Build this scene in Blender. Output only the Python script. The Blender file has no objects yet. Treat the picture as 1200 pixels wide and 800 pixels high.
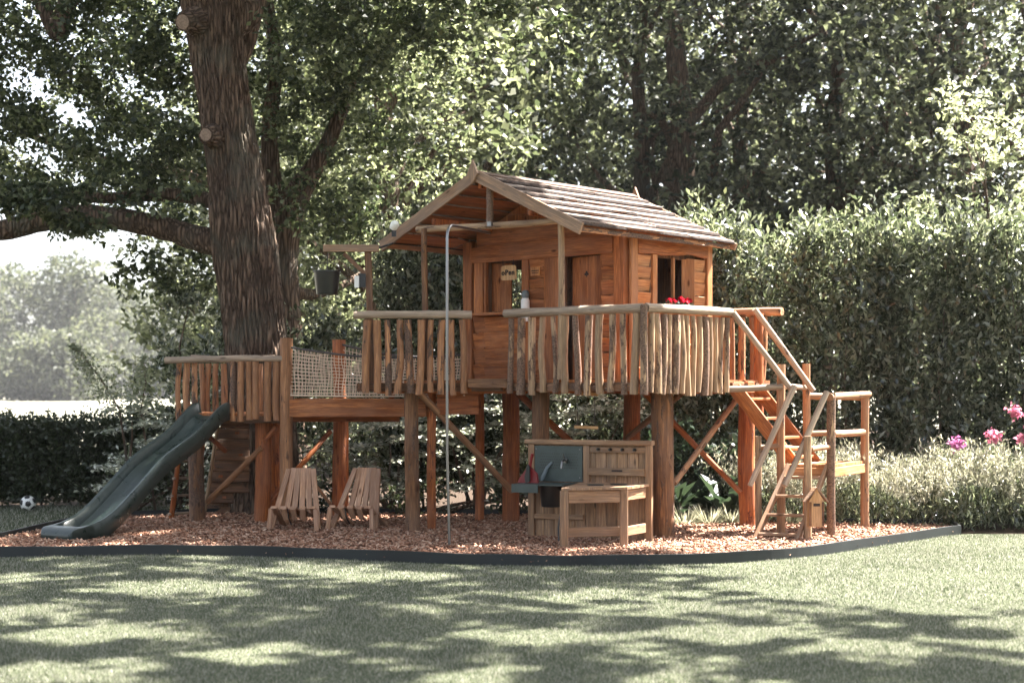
import bpy, bmesh, math, random
import numpy as np
from mathutils import Vector, Matrix
random.seed(7); rng = np.random.default_rng(7)
S = bpy.context.scene; COL = S.collection
R = math.radians
# ---------------- camera, world, sun, exposure ----------------
F = 1870.0; CH = 1.6
cd = bpy.data.cameras.new('camera'); cam = bpy.data.objects.new('camera', cd); COL.objects.link(cam)
cam.location = (0, 0, CH); cam.rotation_euler = (R(90), 0, 0)
cd.sensor_width = 36; cd.lens = 36 * F / 1200; cd.shift_y = 60 / 1200
cd.clip_start = .1; cd.clip_end = 3000
cd.dof.use_dof = True; cd.dof.focus_distance = 17.0; cd.dof.aperture_fstop = 2.0
S.camera = cam
SAZ, SEL = 58, 55
W = bpy.data.worlds.new('World'); S.world = W; W.use_nodes = True
nt = W.node_tree; sky = nt.nodes.new('ShaderNodeTexSky'); sky.sky_type = 'NISHITA'; sky.sun_disc = False
sky.sun_elevation = R(SEL); sky.sun_rotation = R(SAZ); sky.dust_density = 3.0; sky.air_density = 1.0; sky.ozone_density = .6
bg = nt.nodes['Background']; hs = nt.nodes.new('ShaderNodeHueSaturation'); hs.inputs['Saturation'].default_value = .5; nt.links.new(sky.outputs[0], hs.inputs['Color']); nt.links.new(hs.outputs[0], bg.inputs[0]); bg.inputs[1].default_value = .05
sd = bpy.data.lights.new('sun', 'SUN'); sun = bpy.data.objects.new('sun', sd); COL.objects.link(sun)
sd.energy = 5.0; sd.angle = R(.55); sd.color = (1, .95, .89)
sv = Vector((math.sin(R(SAZ)) * math.cos(R(SEL)), math.cos(R(SAZ)) * math.cos(R(SEL)), math.sin(R(SEL))))
sun.rotation_euler = sv.to_track_quat('Z', 'Y').to_euler(); sun.location = sv * 60
S.view_settings.view_transform = 'Standard'; S.view_settings.look = 'None'
S.view_settings.exposure = 3.3; S.view_settings.gamma = 1.0
S.cycles.max_bounces = 6; S.cycles.diffuse_bounces = 3; S.cycles.glossy_bounces = 2; S.cycles.transmission_bounces = 4
S.cycles.volume_bounces = 0; S.cycles.volume_step_rate = 10

def P(px, py, Y):                       # photo point at a depth -> world point
    return Vector(((px - 600) / F * Y, Y, CH + (460 - py) / F * Y))
def G(px, py):                          # ground contact seen at a photo point
    Y = CH * F / (py - 460); return Vector(((px - 600) / F * Y, Y, 0))

# ---------------- materials ----------------
def node(t, kind, **kw):
    n = t.nodes.new(kind)
    for k, v in kw.items():
        if k in n.inputs: n.inputs[k].default_value = v
        else: setattr(n, k, v)
    return n
def newmat(name):
    m = bpy.data.materials.new(name); m.use_nodes = True
    return m, m.node_tree, m.node_tree.nodes['Principled BSDF']
def mixc(t, fac, a, b, bt='MIX'):
    n = t.nodes.new('ShaderNodeMix'); n.data_type = 'RGBA'; n.blend_type = bt
    for i, v in ((0, fac), (6, a), (7, b)):
        if isinstance(v, (int, float)): n.inputs[i].default_value = v
        elif isinstance(v, tuple): n.inputs[i].default_value = (*v, 1)
        else: t.links.new(v, n.inputs[i])
    return n.outputs[2]
def ramp(t, fac, a, b):
    n = t.nodes.new('ShaderNodeMapRange'); n.inputs[1].default_value = a; n.inputs[2].default_value = b
    t.links.new(fac, n.inputs[0]); return n.outputs[0]
def simple(name, col, rough=.5, metal=0., bump=0., bs=30., var=.0):
    m, t, p = newmat(name); p.inputs['Roughness'].default_value = rough; p.inputs['Metallic'].default_value = metal
    tc = node(t, 'ShaderNodeTexCoord'); n = node(t, 'ShaderNodeTexNoise', Scale=bs, Detail=4.0)
    t.links.new(tc.outputs['Object'], n.inputs['Vector'])
    c2 = tuple(min(1, c * (1 + var)) for c in col); c1 = tuple(c * (1 - var) for c in col)
    t.links.new(mixc(t, ramp(t, n.outputs[0], .35, .65), c1, c2), p.inputs['Base Color'])
    if bump:
        b = node(t, 'ShaderNodeBump', Strength=bump, Distance=.01); t.links.new(n.outputs[0], b.inputs['Height']); t.links.new(b.outputs[0], p.inputs['Normal'])
    return m
def wood(name, base, dark, bark=0., barkcol=(.045, .028, .02), grey=0., rough=.72, gscale=22.):
    m, t, p = newmat(name); p.inputs['Roughness'].default_value = rough
    p.inputs['Specular IOR Level'].default_value = .3
    tc = node(t, 'ShaderNodeTexCoord'); oi = node(t, 'ShaderNodeObjectInfo')
    off = node(t, 'ShaderNodeVectorMath', operation='SCALE'); off.inputs[0].default_value = (37, 53, 91); t.links.new(oi.outputs['Random'], off.inputs['Scale'])
    add = node(t, 'ShaderNodeVectorMath', operation='ADD'); t.links.new(tc.outputs['Object'], add.inputs[0]); t.links.new(off.outputs[0], add.inputs[1])
    def mp(s):
        q = node(t, 'ShaderNodeMapping'); q.inputs['Scale'].default_value = s; t.links.new(add.outputs[0], q.inputs['Vector']); return q.outputs[0]
    g = node(t, 'ShaderNodeTexNoise', Scale=1., Detail=5., Roughness=.65, Distortion=.6); t.links.new(mp((gscale, gscale, gscale * .07)), g.inputs['Vector'])
    f = node(t, 'ShaderNodeTexNoise', Scale=1., Detail=3., Roughness=.6); t.links.new(mp((110, 110, 5)), f.inputs['Vector'])
    l = node(t, 'ShaderNodeTexNoise', Scale=1., Detail=3.); t.links.new(mp((5, 5, 2.2)), l.inputs['Vector'])
    c = mixc(t, ramp(t, g.outputs[0], .36, .62), tuple(x * .72 for x in dark), tuple(min(1, x * 1.06) for x in base))
    c = mixc(t, ramp(t, f.outputs[0], .60, .46), c, mixc(t, .7, c, tuple(x * .6 for x in dark)))
    c = mixc(t, ramp(t, l.outputs[0], .35, .7), c, mixc(t, .45, c, (base[0] * .55 + .05, base[1] * .6 + .05, base[2] * .7 + .05)))
    # knots
    v = node(t, 'ShaderNodeTexVoronoi', Scale=1.); t.links.new(mp((7, 7, 2.6)), v.inputs['Vector'])
    c = mixc(t, ramp(t, v.outputs['Distance'], .14, .05), c, tuple(x * .3 for x in dark))
    if grey:
        c = mixc(t, ramp(t, l.outputs[0], .62, .42), c, mixc(t, grey, c, (.40, .37, .33)))
    hgt = g.outputs[0]
    if bark:
        k = node(t, 'ShaderNodeTexNoise', Scale=1., Detail=4., Roughness=.7, Distortion=.3); t.links.new(mp((9, 9, 2.6)), k.inputs['Vector'])
        mr = t.nodes.new('ShaderNodeMapRange'); t.links.new(k.outputs[0], mr.inputs[0])
        th = node(t, 'ShaderNodeMath', operation='MULTIPLY_ADD'); t.links.new(oi.outputs['Random'], th.inputs[0]); th.inputs[1].default_value = -.22 * bark; th.inputs[2].default_value = .68
        th2 = node(t, 'ShaderNodeMath', operation='ADD'); t.links.new(th.outputs[0], th2.inputs[0]); th2.inputs[1].default_value = .05
        t.links.new(th.outputs[0], mr.inputs[1]); t.links.new(th2.outputs[0], mr.inputs[2])
        bn = node(t, 'ShaderNodeTexNoise', Scale=60., Detail=3.); t.links.new(tc.outputs['Object'], bn.inputs['Vector'])
        c = mixc(t, mr.outputs[0], c, mixc(t, ramp(t, bn.outputs[0], .35, .65), barkcol, tuple(x * 2.6 for x in barkcol)))
        ad = node(t, 'ShaderNodeMath', operation='ADD'); t.links.new(g.outputs[0], ad.inputs[0]); t.links.new(mr.outputs[0], ad.inputs[1]); hgt = ad.outputs[0]
    hsv = node(t, 'ShaderNodeHueSaturation'); t.links.new(c, hsv.inputs['Color'])
    t.links.new(ramp(t, oi.outputs['Random'], 0, 1), hsv.inputs['Value'])
    hsv_v = t.nodes.new('ShaderNodeMapRange'); hsv_v.inputs[3].default_value = .88; hsv_v.inputs[4].default_value = 1.3; hsv.inputs['Saturation'].default_value = 1.1
    t.links.new(oi.outputs['Random'], hsv_v.inputs[0]); t.links.new(hsv_v.outputs[0], hsv.inputs['Value'])
    t.links.new(hsv.outputs[0], p.inputs['Base Color'])
    b = node(t, 'ShaderNodeBump', Strength=.9, Distance=.008); t.links.new(hgt, b.inputs['Height']); t.links.new(b.outputs[0], p.inputs['Normal'])
    return m
def leafmat(name, cols, trans=.45, rough=.4, spec=.5, tcol=None):
    m, t, p = newmat(name); p.inputs['Roughness'].default_value = rough; p.inputs['Specular IOR Level'].default_value = spec
    g = node(t, 'ShaderNodeNewGeometry'); cr = t.nodes.new('ShaderNodeValToRGB')
    e = cr.color_ramp.elements
    for i, c in enumerate(cols):
        pos = i / max(1, len(cols) - 1)
        if i < 2: e[i].position = pos; e[i].color = (*c, 1)
        else: x = e.new(pos); x.color = (*c, 1)
    t.links.new(g.outputs['Random Per Island'], cr.inputs[0]); t.links.new(cr.outputs[0], p.inputs['Base Color'])
    tr = t.nodes.new('ShaderNodeBsdfTranslucent'); tc = mixc(t, 1., cr.outputs[0], tcol or (1.7, 1.75, 1.35), 'MULTIPLY'); t.links.new(tc, tr.inputs[0])
    mx = t.nodes.new('ShaderNodeMixShader'); mx.inputs[0].default_value = trans
    t.links.new(p.outputs[0], mx.inputs[1]); t.links.new(tr.outputs[0], mx.inputs[2])
    t.links.new(mx.outputs[0], t.nodes['Material Output'].inputs['Surface'])
    return m
M = {}
M['post'] = wood('red_fir_post', (.44, .165, .070), (.22, .065, .026), bark=.55, barkcol=(.07, .025, .015))
M['oldpost'] = wood('weathered_bark_post', (.26, .135, .07), (.10, .045, .022), bark=.9, grey=.0)
M['log'] = wood('stripped_log', (.50, .33, .19), (.25, .14, .07), bark=1.5, barkcol=(.065, .042, .03), grey=.15)
M['logwarm'] = wood('stripped_log_warm', (.48, .24, .115), (.25, .10, .042), bark=1.1, grey=.1)
M['rail'] = wood('weathered_rail', (.46, .34, .235), (.24, .155, .095), bark=.45, grey=.25)
M['stair'] = wood('stair_log', (.48, .26, .135), (.27, .12, .055), bark=.5, grey=.15)
M['board'] = wood('douglas_board', (.47, .195, .085), (.24, .08, .033), gscale=16)
M['sideboard'] = wood('pale_fir_board', (.54, .27, .125), (.36, .15, .065), gscale=16)
M['roofb'] = wood('roof_board', (.30, .21, .155), (.11, .062, .042), bark=1.9, grey=.4)
M['roofedge'] = wood('barge_board', (.38, .22, .12), (.20, .105, .055), grey=.2)
M['kitchen'] = wood('scaffold_pine', (.40, .235, .125), (.22, .115, .058), grey=.15)
M['chair'] = wood('chair_slat', (.50, .31, .20), (.36, .19, .115), gscale=10)
M['pale'] = wood('pale_pine', (.55, .36, .19), (.42, .24, .12))
M['barkedge'] = simple('bark_edge', (.035, .02, .014), .9, bump=.6, var=.5)
M['steel'] = simple('brushed_steel', (.20, .195, .19), .28, 1., bs=60, var=.05)
M['zinc'] = simple('zinc_sheet', (.045, .060, .055), .42, .2, bs=12, var=.12)
M['black'] = simple('black_plastic', (.006, .0065, .007), .35, bs=8, var=.2)
M['rubber'] = simple('edging_rubber', (.008, .011, .0115), .6, bs=3, var=.35, bump=.1)
M['red'] = simple('red_plastic', (.17, .010, .012), .35, bs=8, var=.1)
M['white'] = simple('white_plastic', (.75, .74, .70), .5, var=.04)
M['grey'] = simple('grey_cap', (.12, .15, .16), .5, var=.1)
M['rope'] = simple('rope', (.62, .47, .34), .9, bs=200, var=.2, bump=.4)
M['darkrope'] = simple('dark_rope', (.06, .05, .045), .9, bs=200, var=.3)
M['cut'] = simple('cut_wood', (.20, .14, .10), .8, bs=40, var=.25)
M['burn'] = simple('burnt_lettering', (.02, .012, .01), .8)
M['geranium'] = leafmat('geranium_petal', [(.55, .01, .03), (.7, .03, .06)], .3, .6, .2, (1.2, 1, 1))
M['pink'] = leafmat('rhododendron_petal', [(.5, .12, .22), (.65, .3, .38)], .3, .6, .2, (1.1, 1, 1))
M['purple'] = leafmat('purple_petal', [(.42, .13, .30), (.5, .2, .38)], .3, .6, .2, (1.1, 1, 1))
M['oak'] = leafmat('oak_leaf', [(.022, .032, .017), (.045, .058, .030), (.16, .18, .10)], .46, .42, .4)  # brightest stop stands in for sunlit leaves
M['oak2'] = leafmat('sunlit_oak_leaf', [(.03, .038, .022), (.085, .095, .058), (.24, .25, .17)], .5, .42, .4)  # lighter copy of the oak leaf, standing in for sunlit foliage behind
M['wood'] = leafmat('woodland_leaf', [(.014, .018, .012), (.045, .052, .034), (.17, .18, .125)], .42, .45, .35)  # dark and bright stops put shaded gaps and lit leaves into the colour
M['far'] = leafmat('far_leaf', [(.025, .030, .020), (.055, .062, .042), (.11, .115, .08)], .35, .6, .2)
M['laurel'] = leafmat('laurel_leaf', [(.022, .030, .018), (.075, .088, .055), (.26, .275, .20)], .40, .25, .9)  # pale stop imitates lit hedge leaves
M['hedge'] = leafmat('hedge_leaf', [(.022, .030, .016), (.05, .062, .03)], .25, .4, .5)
M['viburnum'] = leafmat('variegated_leaf', [(.12, .15, .09), (.42, .44, .36), (.72, .72, .66)], .3, .45, .4, (1.2, 1.2, 1.0))
M['paleleaf'] = leafmat('pale_maple_leaf', [(.14, .165, .10), (.26, .28, .19), (.42, .43, .34)], .45, .4, .4, (1.3, 1.3, 1.))
M['plume'] = leafmat('plume_blade', [(.10, .105, .07), (.25, .245, .185), (.50, .475, .41)], .4, .5, .3, (1.2, 1.2, 1.))
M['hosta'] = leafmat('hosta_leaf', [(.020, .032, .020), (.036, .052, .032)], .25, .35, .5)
M['grass'] = leafmat('grass_blade', [(.030, .046, .019), (.105, .122, .070), (.42, .395, .345)], .35, .5, .35, (1.3, 1.3, 1.25))
M['chip'] = leafmat('wood_chip', [(.10, .048, .03), (.27, .13, .078), (.40, .225, .145), (.52, .36, .26)], .0, .8, .2)

def barkmat():
    m, t, p = newmat('oak_bark'); p.inputs['Roughness'].default_value = .9; p.inputs['Specular IOR Level'].default_value = .15
    tc = node(t, 'ShaderNodeTexCoord'); mp = node(t, 'ShaderNodeMapping'); mp.inputs['Scale'].default_value = (19, 19, 2.4); t.links.new(tc.outputs['Object'], mp.inputs[0])
    n0 = node(t, 'ShaderNodeTexNoise', Scale=2.5, Detail=4.); t.links.new(tc.outputs['Object'], n0.inputs[0])
    wv = mixc(t, .35, mp.outputs[0], n0.outputs[1], 'ADD')
    v = node(t, 'ShaderNodeTexVoronoi', Scale=1., feature='DISTANCE_TO_EDGE'); t.links.new(wv, v.inputs['Vector'])
    n = node(t, 'ShaderNodeTexNoise', Scale=1.6, Detail=6., Roughness=.7); t.links.new(mp.outputs[0], n.inputs['Vector'])
    h = node(t, 'ShaderNodeMath', operation='MULTIPLY_ADD'); t.links.new(ramp(t, v.outputs[0], 0, .35), h.inputs[0]); h.inputs[1].default_value = .9; t.links.new(n.outputs[0], h.inputs[2])
    c = mixc(t, ramp(t, h.outputs[0], .45, 1.5), (.05, .034, .025), (.27, .185, .13))
    c = mixc(t, ramp(t, n0.outputs[0], .5, .68), c, mixc(t, .5, c, (.13, .13, .10)))
    t.links.new(c, p.inputs['Base Color'])
    b = node(t, 'ShaderNodeBump', Strength=1.0, Distance=.055); t.links.new(h.outputs[0], b.inputs['Height']); t.links.new(b.outputs[0], p.inputs['Normal'])
    return m
M['bark'] = barkmat()
def slidemat():
    m, t, p = newmat('slide_plastic'); p.inputs['Roughness'].default_value = .33
    tc = node(t, 'ShaderNodeTexCoord'); n = node(t, 'ShaderNodeTexNoise', Scale=5., Detail=8., Roughness=.7, Distortion=1.5); t.links.new(tc.outputs['Object'], n.inputs[0])
    t.links.new(mixc(t, ramp(t, n.outputs[0], .45, .75), (.018, .030, .026), (.045, .058, .050)), p.inputs['Base Color'])
    t.links.new(mixc(t, ramp(t, n.outputs[0], .4, .7), (.27,) * 3, (.5,) * 3), p.inputs['Roughness'])
    return m
M['slide'] = slidemat()
def groundmat(name, a, b, sc, bump=.3, c3=None):
    m, t, p = newmat(name); p.inputs['Roughness'].default_value = .95; p.inputs['Specular IOR Level'].default_value = .1
    tc = node(t, 'ShaderNodeTexCoord'); n = node(t, 'ShaderNodeTexNoise', Scale=sc, Detail=8., Roughness=.7); t.links.new(tc.outputs['Object'], n.inputs[0])
    n2 = node(t, 'ShaderNodeTexNoise', Scale=.7, Detail=4.); t.links.new(tc.outputs['Object'], n2.inputs[0])
    c = mixc(t, ramp(t, n.outputs[0], .3, .7), a, b)
    c = mixc(t, ramp(t, n2.outputs[0], .4, .7), c, c3 or mixc(t, .35, c, a))
    t.links.new(c, p.inputs['Base Color'])
    bp = node(t, 'ShaderNodeBump', Strength=bump, Distance=.03); t.links.new(n.outputs[0], bp.inputs['Height']); t.links.new(bp.outputs[0], p.inputs['Normal'])
    return m
M['lawn'] = groundmat('lawn', (.04, .050, .028), (.14, .15, .095), 40, .5)
M['field'] = groundmat('field', (.17, .165, .125), (.24, .23, .18), 1.5)
M['soil'] = groundmat('soil', (.03, .02, .015), (.07, .05, .035), 30, .6)
M['chipbed'] = groundmat('chipbed', (.09, .05, .035), (.25, .14, .10), 45, .8)

# ---------------- object helpers ----------------
WM = {}
def link(name, me, mat=None, parent=None, mw=None):
    o = bpy.data.objects.new(name, me); COL.objects.link(o)
    if mat is not None and me is not None and not me.materials: me.materials.append(M[mat] if isinstance(mat, str) else mat)
    mw = mw or Matrix.Identity(4); WM[o] = mw
    if parent is not None:
        o.parent = parent; o.matrix_basis = WM[parent].inverted() @ mw
    else: o.matrix_basis = mw
    return o
def thing(name, label, cat, loc=(0, 0, 0), group=None):
    o = link(name, None, None, None, Matrix.Translation(Vector(loc))); return tag(o, label, cat, group)
def tag(o, label, cat, group=None):
    o['label'] = label; o['category'] = cat
    if group: o['group'] = group
    return o
def struct(o): o['kind'] = 'structure'; return o
def stuff(o): o['kind'] = 'stuff'; return o
def me_from(name, V, Fc, smooth=False):
    me = bpy.data.meshes.new(name); me.from_pydata([tuple(v) for v in V], [], Fc); me.update()
    if smooth:
        me.polygons.foreach_set('use_smooth', [True] * len(me.polygons))
        try: me.set_sharp_from_angle(angle=R(50))
        except Exception: pass
    return me
def me_np(name, V, Fq, k):              # numpy verts (n,3), faces (m,k)
    me = bpy.data.meshes.new(name); n, m = len(V), len(Fq)
    me.vertices.add(n); me.vertices.foreach_set('co', np.ascontiguousarray(V, np.float32).ravel())
    me.loops.add(m * k); me.loops.foreach_set('vertex_index', np.ascontiguousarray(Fq, np.int32).ravel())
    me.polygons.add(m); me.polygons.foreach_set('loop_start', np.arange(0, m * k, k, dtype=np.int32))
    me.update(calc_edges=True); return me
def basis(A, B, n=(0, 0, 1)):
    z = (B - A).normalized(); n = Vector(n); y = n - z * n.dot(z)
    if y.length < 1e-4: y = Vector((0, 1, 0)) - z * z.y
    y.normalize(); x = y.cross(z)
    return Matrix(((x.x, y.x, z.x, A.x), (x.y, y.y, z.y, A.y), (x.z, y.z, z.z, A.z), (0, 0, 0, 1)))
def log(name, A, B, r, mat='log', parent=None, r2=None, bend=.0, n=9, seg=5, rough=.06):
    A, B = Vector(A), Vector(B); L = (B - A).length; r2 = r2 or r * random.uniform(.88, 1.0)
    V = []; Fc = []; ph = random.uniform(0, 6.28); bx, by = bend * math.cos(ph), bend * math.sin(ph); w = random.uniform(0, 6)
    for i in range(seg + 1):
        t = i / seg; rr = r + (r2 - r) * t; s = math.sin(math.pi * t)
        s2 = math.sin(2 * math.pi * t + w) * .4 * (0 < i < seg)
        for j in range(n):
            a = 2 * math.pi * j / n; q = rr * (1 + random.uniform(-rough, rough))
            V.append((bx * (s + s2) + q * math.cos(a), by * (s - s2) + q * math.sin(a), L * t))
    for i in range(seg):
        for j in range(n):
            a = i * n + j; b = i * n + (j + 1) % n; Fc.append((a, b, b + n, a + n))
    Fc.append(tuple(range(n - 1, -1, -1))); Fc.append(tuple(seg * n + j for j in range(n)))
    return link(name, me_from(name, V, Fc, True), mat, parent, basis(A, B))
def board(name, A, B, w, th, nrm=(0, 0, 1), mat='board', parent=None, wave=0., seg=1, bevel=.004, both=False, w2=None):
    """board from A to B, width w across, thickness th along nrm, with a live edge when wave is set"""
    A, B = Vector(A), Vector(B); L = (B - A).length; w2 = w2 or w; V = []; Fc = []
    ph = [random.uniform(0, 6.3) for _ in range(6)]; c = min(bevel, th * .3, w * .2)
    for i in range(seg + 1):
        t = i / seg; ww = (w + (w2 - w) * t) / 2
        e1 = wave * (math.sin(t * 5.1 + ph[0]) + .5 * math.sin(t * 11 + ph[1]) + .3 * math.sin(t * 23 + ph[2]))
        e2 = wave * (math.sin(t * 4.3 + ph[3]) + .5 * math.sin(t * 13 + ph[4])) if both else 0
        x0, x1 = -ww - e1, ww + e2; h = th / 2
        for x, y in ((x0, -h + c), (x0 + c, -h), (x1 - c, -h), (x1, -h + c), (x1, h - c), (x1 - c, h), (x0 + c, h), (x0, h - c)):
            V.append((x, y, L * t))
    for i in range(seg):
        for j in range(8):
            a = i * 8 + j; b = i * 8 + (j + 1) % 8; Fc.append((a, b, b + 8, a + 8))
    Fc.append(tuple(range(7, -1, -1))); Fc.append(tuple(seg * 8 + j for j in range(8)))
    return link(name, me_from(name, V, Fc), mat, parent, basis(A, B, nrm))
def tube_np(pts, rads, n=12, amp=0., seed=0, cap=True):
    """swept tube through points; returns V, F arrays (quads)"""
    pts = [Vector(p) for p in pts]; V = []; Fq = []
    prev = None; rr = np.random.default_rng(seed)
    for i, p in enumerate(pts):
        d = (pts[min(i + 1, len(pts) - 1)] - pts[max(i - 1, 0)]).normalized()
        if prev is None: x = d.orthogonal().normalized()
        else: x = (prev - d * prev.dot(d)).normalized()
        prev = x; y = d.cross(x)
        for j in range(n):
            a = 2 * math.pi * j / n; r = rads[i] * (1 + amp * rr.uniform(-1, 1))
            V.append(p + x * (r * math.cos(a)) + y * (r * math.sin(a)))
    for i in range(len(pts) - 1):
        for j in range(n):
            a = i * n + j; b = i * n + (j + 1) % n; Fq.append((a, b, b + n, a + n))
    return V, Fq
def tube(name, pts, r, mat, parent=None, n=8, smooth=True):
    rads = r if isinstance(r, (list, tuple)) else [r] * len(pts)
    V, Fq = tube_np(pts, rads, n); Fq = Fq + [tuple(range(n - 1, -1, -1)), tuple(len(V) - n + j for j in range(n))]
    return link(name, me_from(name, V, Fq, smooth), mat, parent)
def multi(name, segs, mat, parent=None, n=5):     # many thin ropes joined in one mesh
    V = []; Fc = []
    for pts, r in segs:
        v, f = tube_np(pts, [r] * len(pts), n); o = len(V); V += v; Fc += [tuple(i + o for i in q) for q in f]
    return link(name, me_from(name, V, Fc, True), mat, parent)
def prism(name, poly, d, mat, parent=None, mw=None):   # polygon (3D points) extruded by vector d
    poly = [Vector(p) for p in poly]; d = Vector(d); n = len(poly)
    V = poly + [p + d for p in poly]
    Fc = [tuple(range(n - 1, -1, -1)), tuple(range(n, 2 * n))] + [(i, (i + 1) % n, (i + 1) % n + n, i + n) for i in range(n)]
    me = me_from(name, V, Fc); bm = bmesh.new(); bm.from_mesh(me); bmesh.ops.recalc_face_normals(bm, faces=bm.faces); bm.to_mesh(me); bm.free()
    return link(name, me, mat, parent)
def lathe(name, prof, loc, mat, parent=None, n=24, axis=None):
    V = []; Fc = []
    for r, z in prof:
        for j in range(n): a = 2 * math.pi * j / n; V.append((r * math.cos(a), r * math.sin(a), z))
    for i in range(len(prof) - 1):
        for j in range(n):
            a = i * n + j; b = i * n + (j + 1) % n; Fc.append((a, b, b + n, a + n))
    mw = Matrix.Translation(Vector(loc))
    if axis is not None: mw = basis(Vector(loc), Vector(loc) + Vector(axis))
    return link(name, me_from(name, V, Fc, True), mat, parent, mw)

# ---------------- foliage helpers ----------------
def unit(a): return a / np.maximum(1e-6, np.linalg.norm(a, axis=1, keepdims=True))
def leaf_arrays(C, A, N, L, Wd, fold=.15):
    A = unit(A); Sd = unit(np.cross(A, N)); N2 = np.cross(Sd, A)
    L = np.broadcast_to(np.asarray(L), (len(C),))[:, None]; Wd = np.broadcast_to(np.asarray(Wd), (len(C),))[:, None]
    v = np.stack([C, C + A * L * .5 + Sd * Wd * .5 + N2 * L * fold, C + A * L - N2 * L * fold, C + A * L * .5 - Sd * Wd * .5 + N2 * L * fold], 1)
    return v.reshape(-1, 3)
def leaves(name, C, L, Wd, mat, parent=None, A=None, N=None, up=.5, fold=.12):
    n = len(C)
    if A is None: A = rng.normal(size=(n, 3)); A[:, 2] = A[:, 2] * .7 - .25
    if N is None: N = rng.normal(size=(n, 3)); N[:, 2] += up * 2
    V = leaf_arrays(C, A, N, L * rng.uniform(.6, 1.25, n), Wd * rng.uniform(.7, 1.2, n), fold)
    Fq = np.arange(4 * n).reshape(n, 4)
    return link(name, me_np(name, V, Fq, 4), mat, parent)
def puff_points(puffs, density, jitter=1.):
    out = []
    for (x, y, z, r) in puffs:
        n = int(density * r * r)
        d = unit(rng.normal(size=(n, 3))); rad = r * rng.uniform(.25, 1.08, (n, 1)) ** .6
        p = d * rad * np.array([1.1, 1.1, .72]); p = p[:max(1, n // 9)]; p = np.repeat(p, 9, 0)
        tw = np.repeat(unit(rng.normal(size=(max(1, n // 9), 3)) * np.array([1, 1, .6])), 9, 0); p = p + tw * (np.tile(np.arange(9), max(1, n // 9)) / 8)[:, None] * r * .42 + rng.normal(size=p.shape) * r * .045
        out.append(p + np.array([x, y, z]))
    C = np.concatenate(out)
    # break into sprays: keep points where a blobby field is high
    f = np.sin(C[:, 0] * 5.1 + 2 * np.sin(C[:, 2] * 3.3)) + np.sin(C[:, 1] * 4.7 + C[:, 2] * 2.1) + np.sin(C[:, 2] * 6.3 + 1.7 * np.sin(C[:, 0] * 3.9)) 
    return C[f + rng.normal(size=len(C)) * .7 > -.35]
def limb_pts(a, b, sag=.15, n=7, wob=.08, seed=0):
    rr = random.Random(seed); a, b = Vector(a), Vector(b); L = (b - a).length; pts = []
    for i in range(n):
        t = i / (n - 1); p = a.lerp(b, t); p.z += sag * L * math.sin(math.pi * t) * .5
        if 0 < i < n - 1: p += Vector((rr.uniform(-1, 1), rr.uniform(-1, 1), rr.uniform(-1, 1))) * wob * L * .25
        pts.append(p)
    return pts
def tree(name, label, x, y, h, cr, base_z, mat, leaf, dens, trunk_r=.28, group=None, seed=1, lean=(0, 0), npuff=26, pr=(.9, 1.6), limbs=9, cat='tree'):
    rr = random.Random(seed); t = thing(name, label, cat, (x, y, 0), group)
    top = Vector((x + lean[0], y + lean[1], h * .93)); pts = limb_pts((x, y, -.05), top, 0, 9, .05, seed)
    V, Fc = tube_np(pts, [trunk_r * (1.25 if i == 0 else 1 - i / 9.5) for i in range(9)], 10, .08, seed)
    puffs = []
    for i in range(npuff):
        u = (i + .5) / npuff; z = base_z + (h - base_z) * u
        prof = math.sin(math.pi * min(1, .18 + .82 * (1 - u) ** .8 + .0)) if u > .5 else .75 + .25 * math.sin(math.pi * u)
        rad = cr * (math.sqrt(max(0.02, 1 - (2 * u - .85) ** 2 / 1.5))); a = i * 2.4 + rr.uniform(-.4, .4); q = rad * math.sqrt(rr.uniform(.15, 1))
        f = z / h; puffs.append((x + lean[0] * f + q * math.cos(a), y + lean[1] * f + q * math.sin(a), z, rr.uniform(*pr)))
    for i in range(limbs):
        pf = puffs[int((i + .5) * npuff / limbs)]; k = min(.85, max(.12, (pf[2] - cr * .45) / h)); j = int(k * 8); st = pts[j]
        lp = limb_pts(st, (pf[0], pf[1], pf[2]), .25, 6, .25, seed * 31 + i)
        v, f = tube_np(lp, [trunk_r * .42 * (1 - m / 6.2) * (1 - k * .5) for m in range(6)], 6, .08, i); o = len(V); V += v; Fc += [tuple(q + o for q in ff) for ff in f]
    link('trunk', me_from('trunk', V, Fc, True), 'bark', t)
    C = puff_points(puffs, dens); C = C[C[:, 2] > .1]
    leaves('crown', C, leaf, leaf * .55, mat, t)
    return t
def in_poly(X, Y, poly):
    c = np.zeros(len(X), bool); n = len(poly)
    for i in range(n):
        x1, y1 = poly[i][0], poly[i][1]; x2, y2 = poly[(i + 1) % n][0], poly[(i + 1) % n][1]
        k = ((y1 > Y) != (y2 > Y)) & (X < (x2 - x1) * (Y - y1) / (y2 - y1 + 1e-12) + x1); c ^= k
    return c
def scatter_poly(n, poly):
    xs = [p[0] for p in poly]; ys = [p[1] for p in poly]
    X = rng.uniform(min(xs), max(xs), n * 3); Y = rng.uniform(min(ys), max(ys), n * 3); k = in_poly(X, Y, poly)
    return X[k][:n], Y[k][:n]

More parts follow.
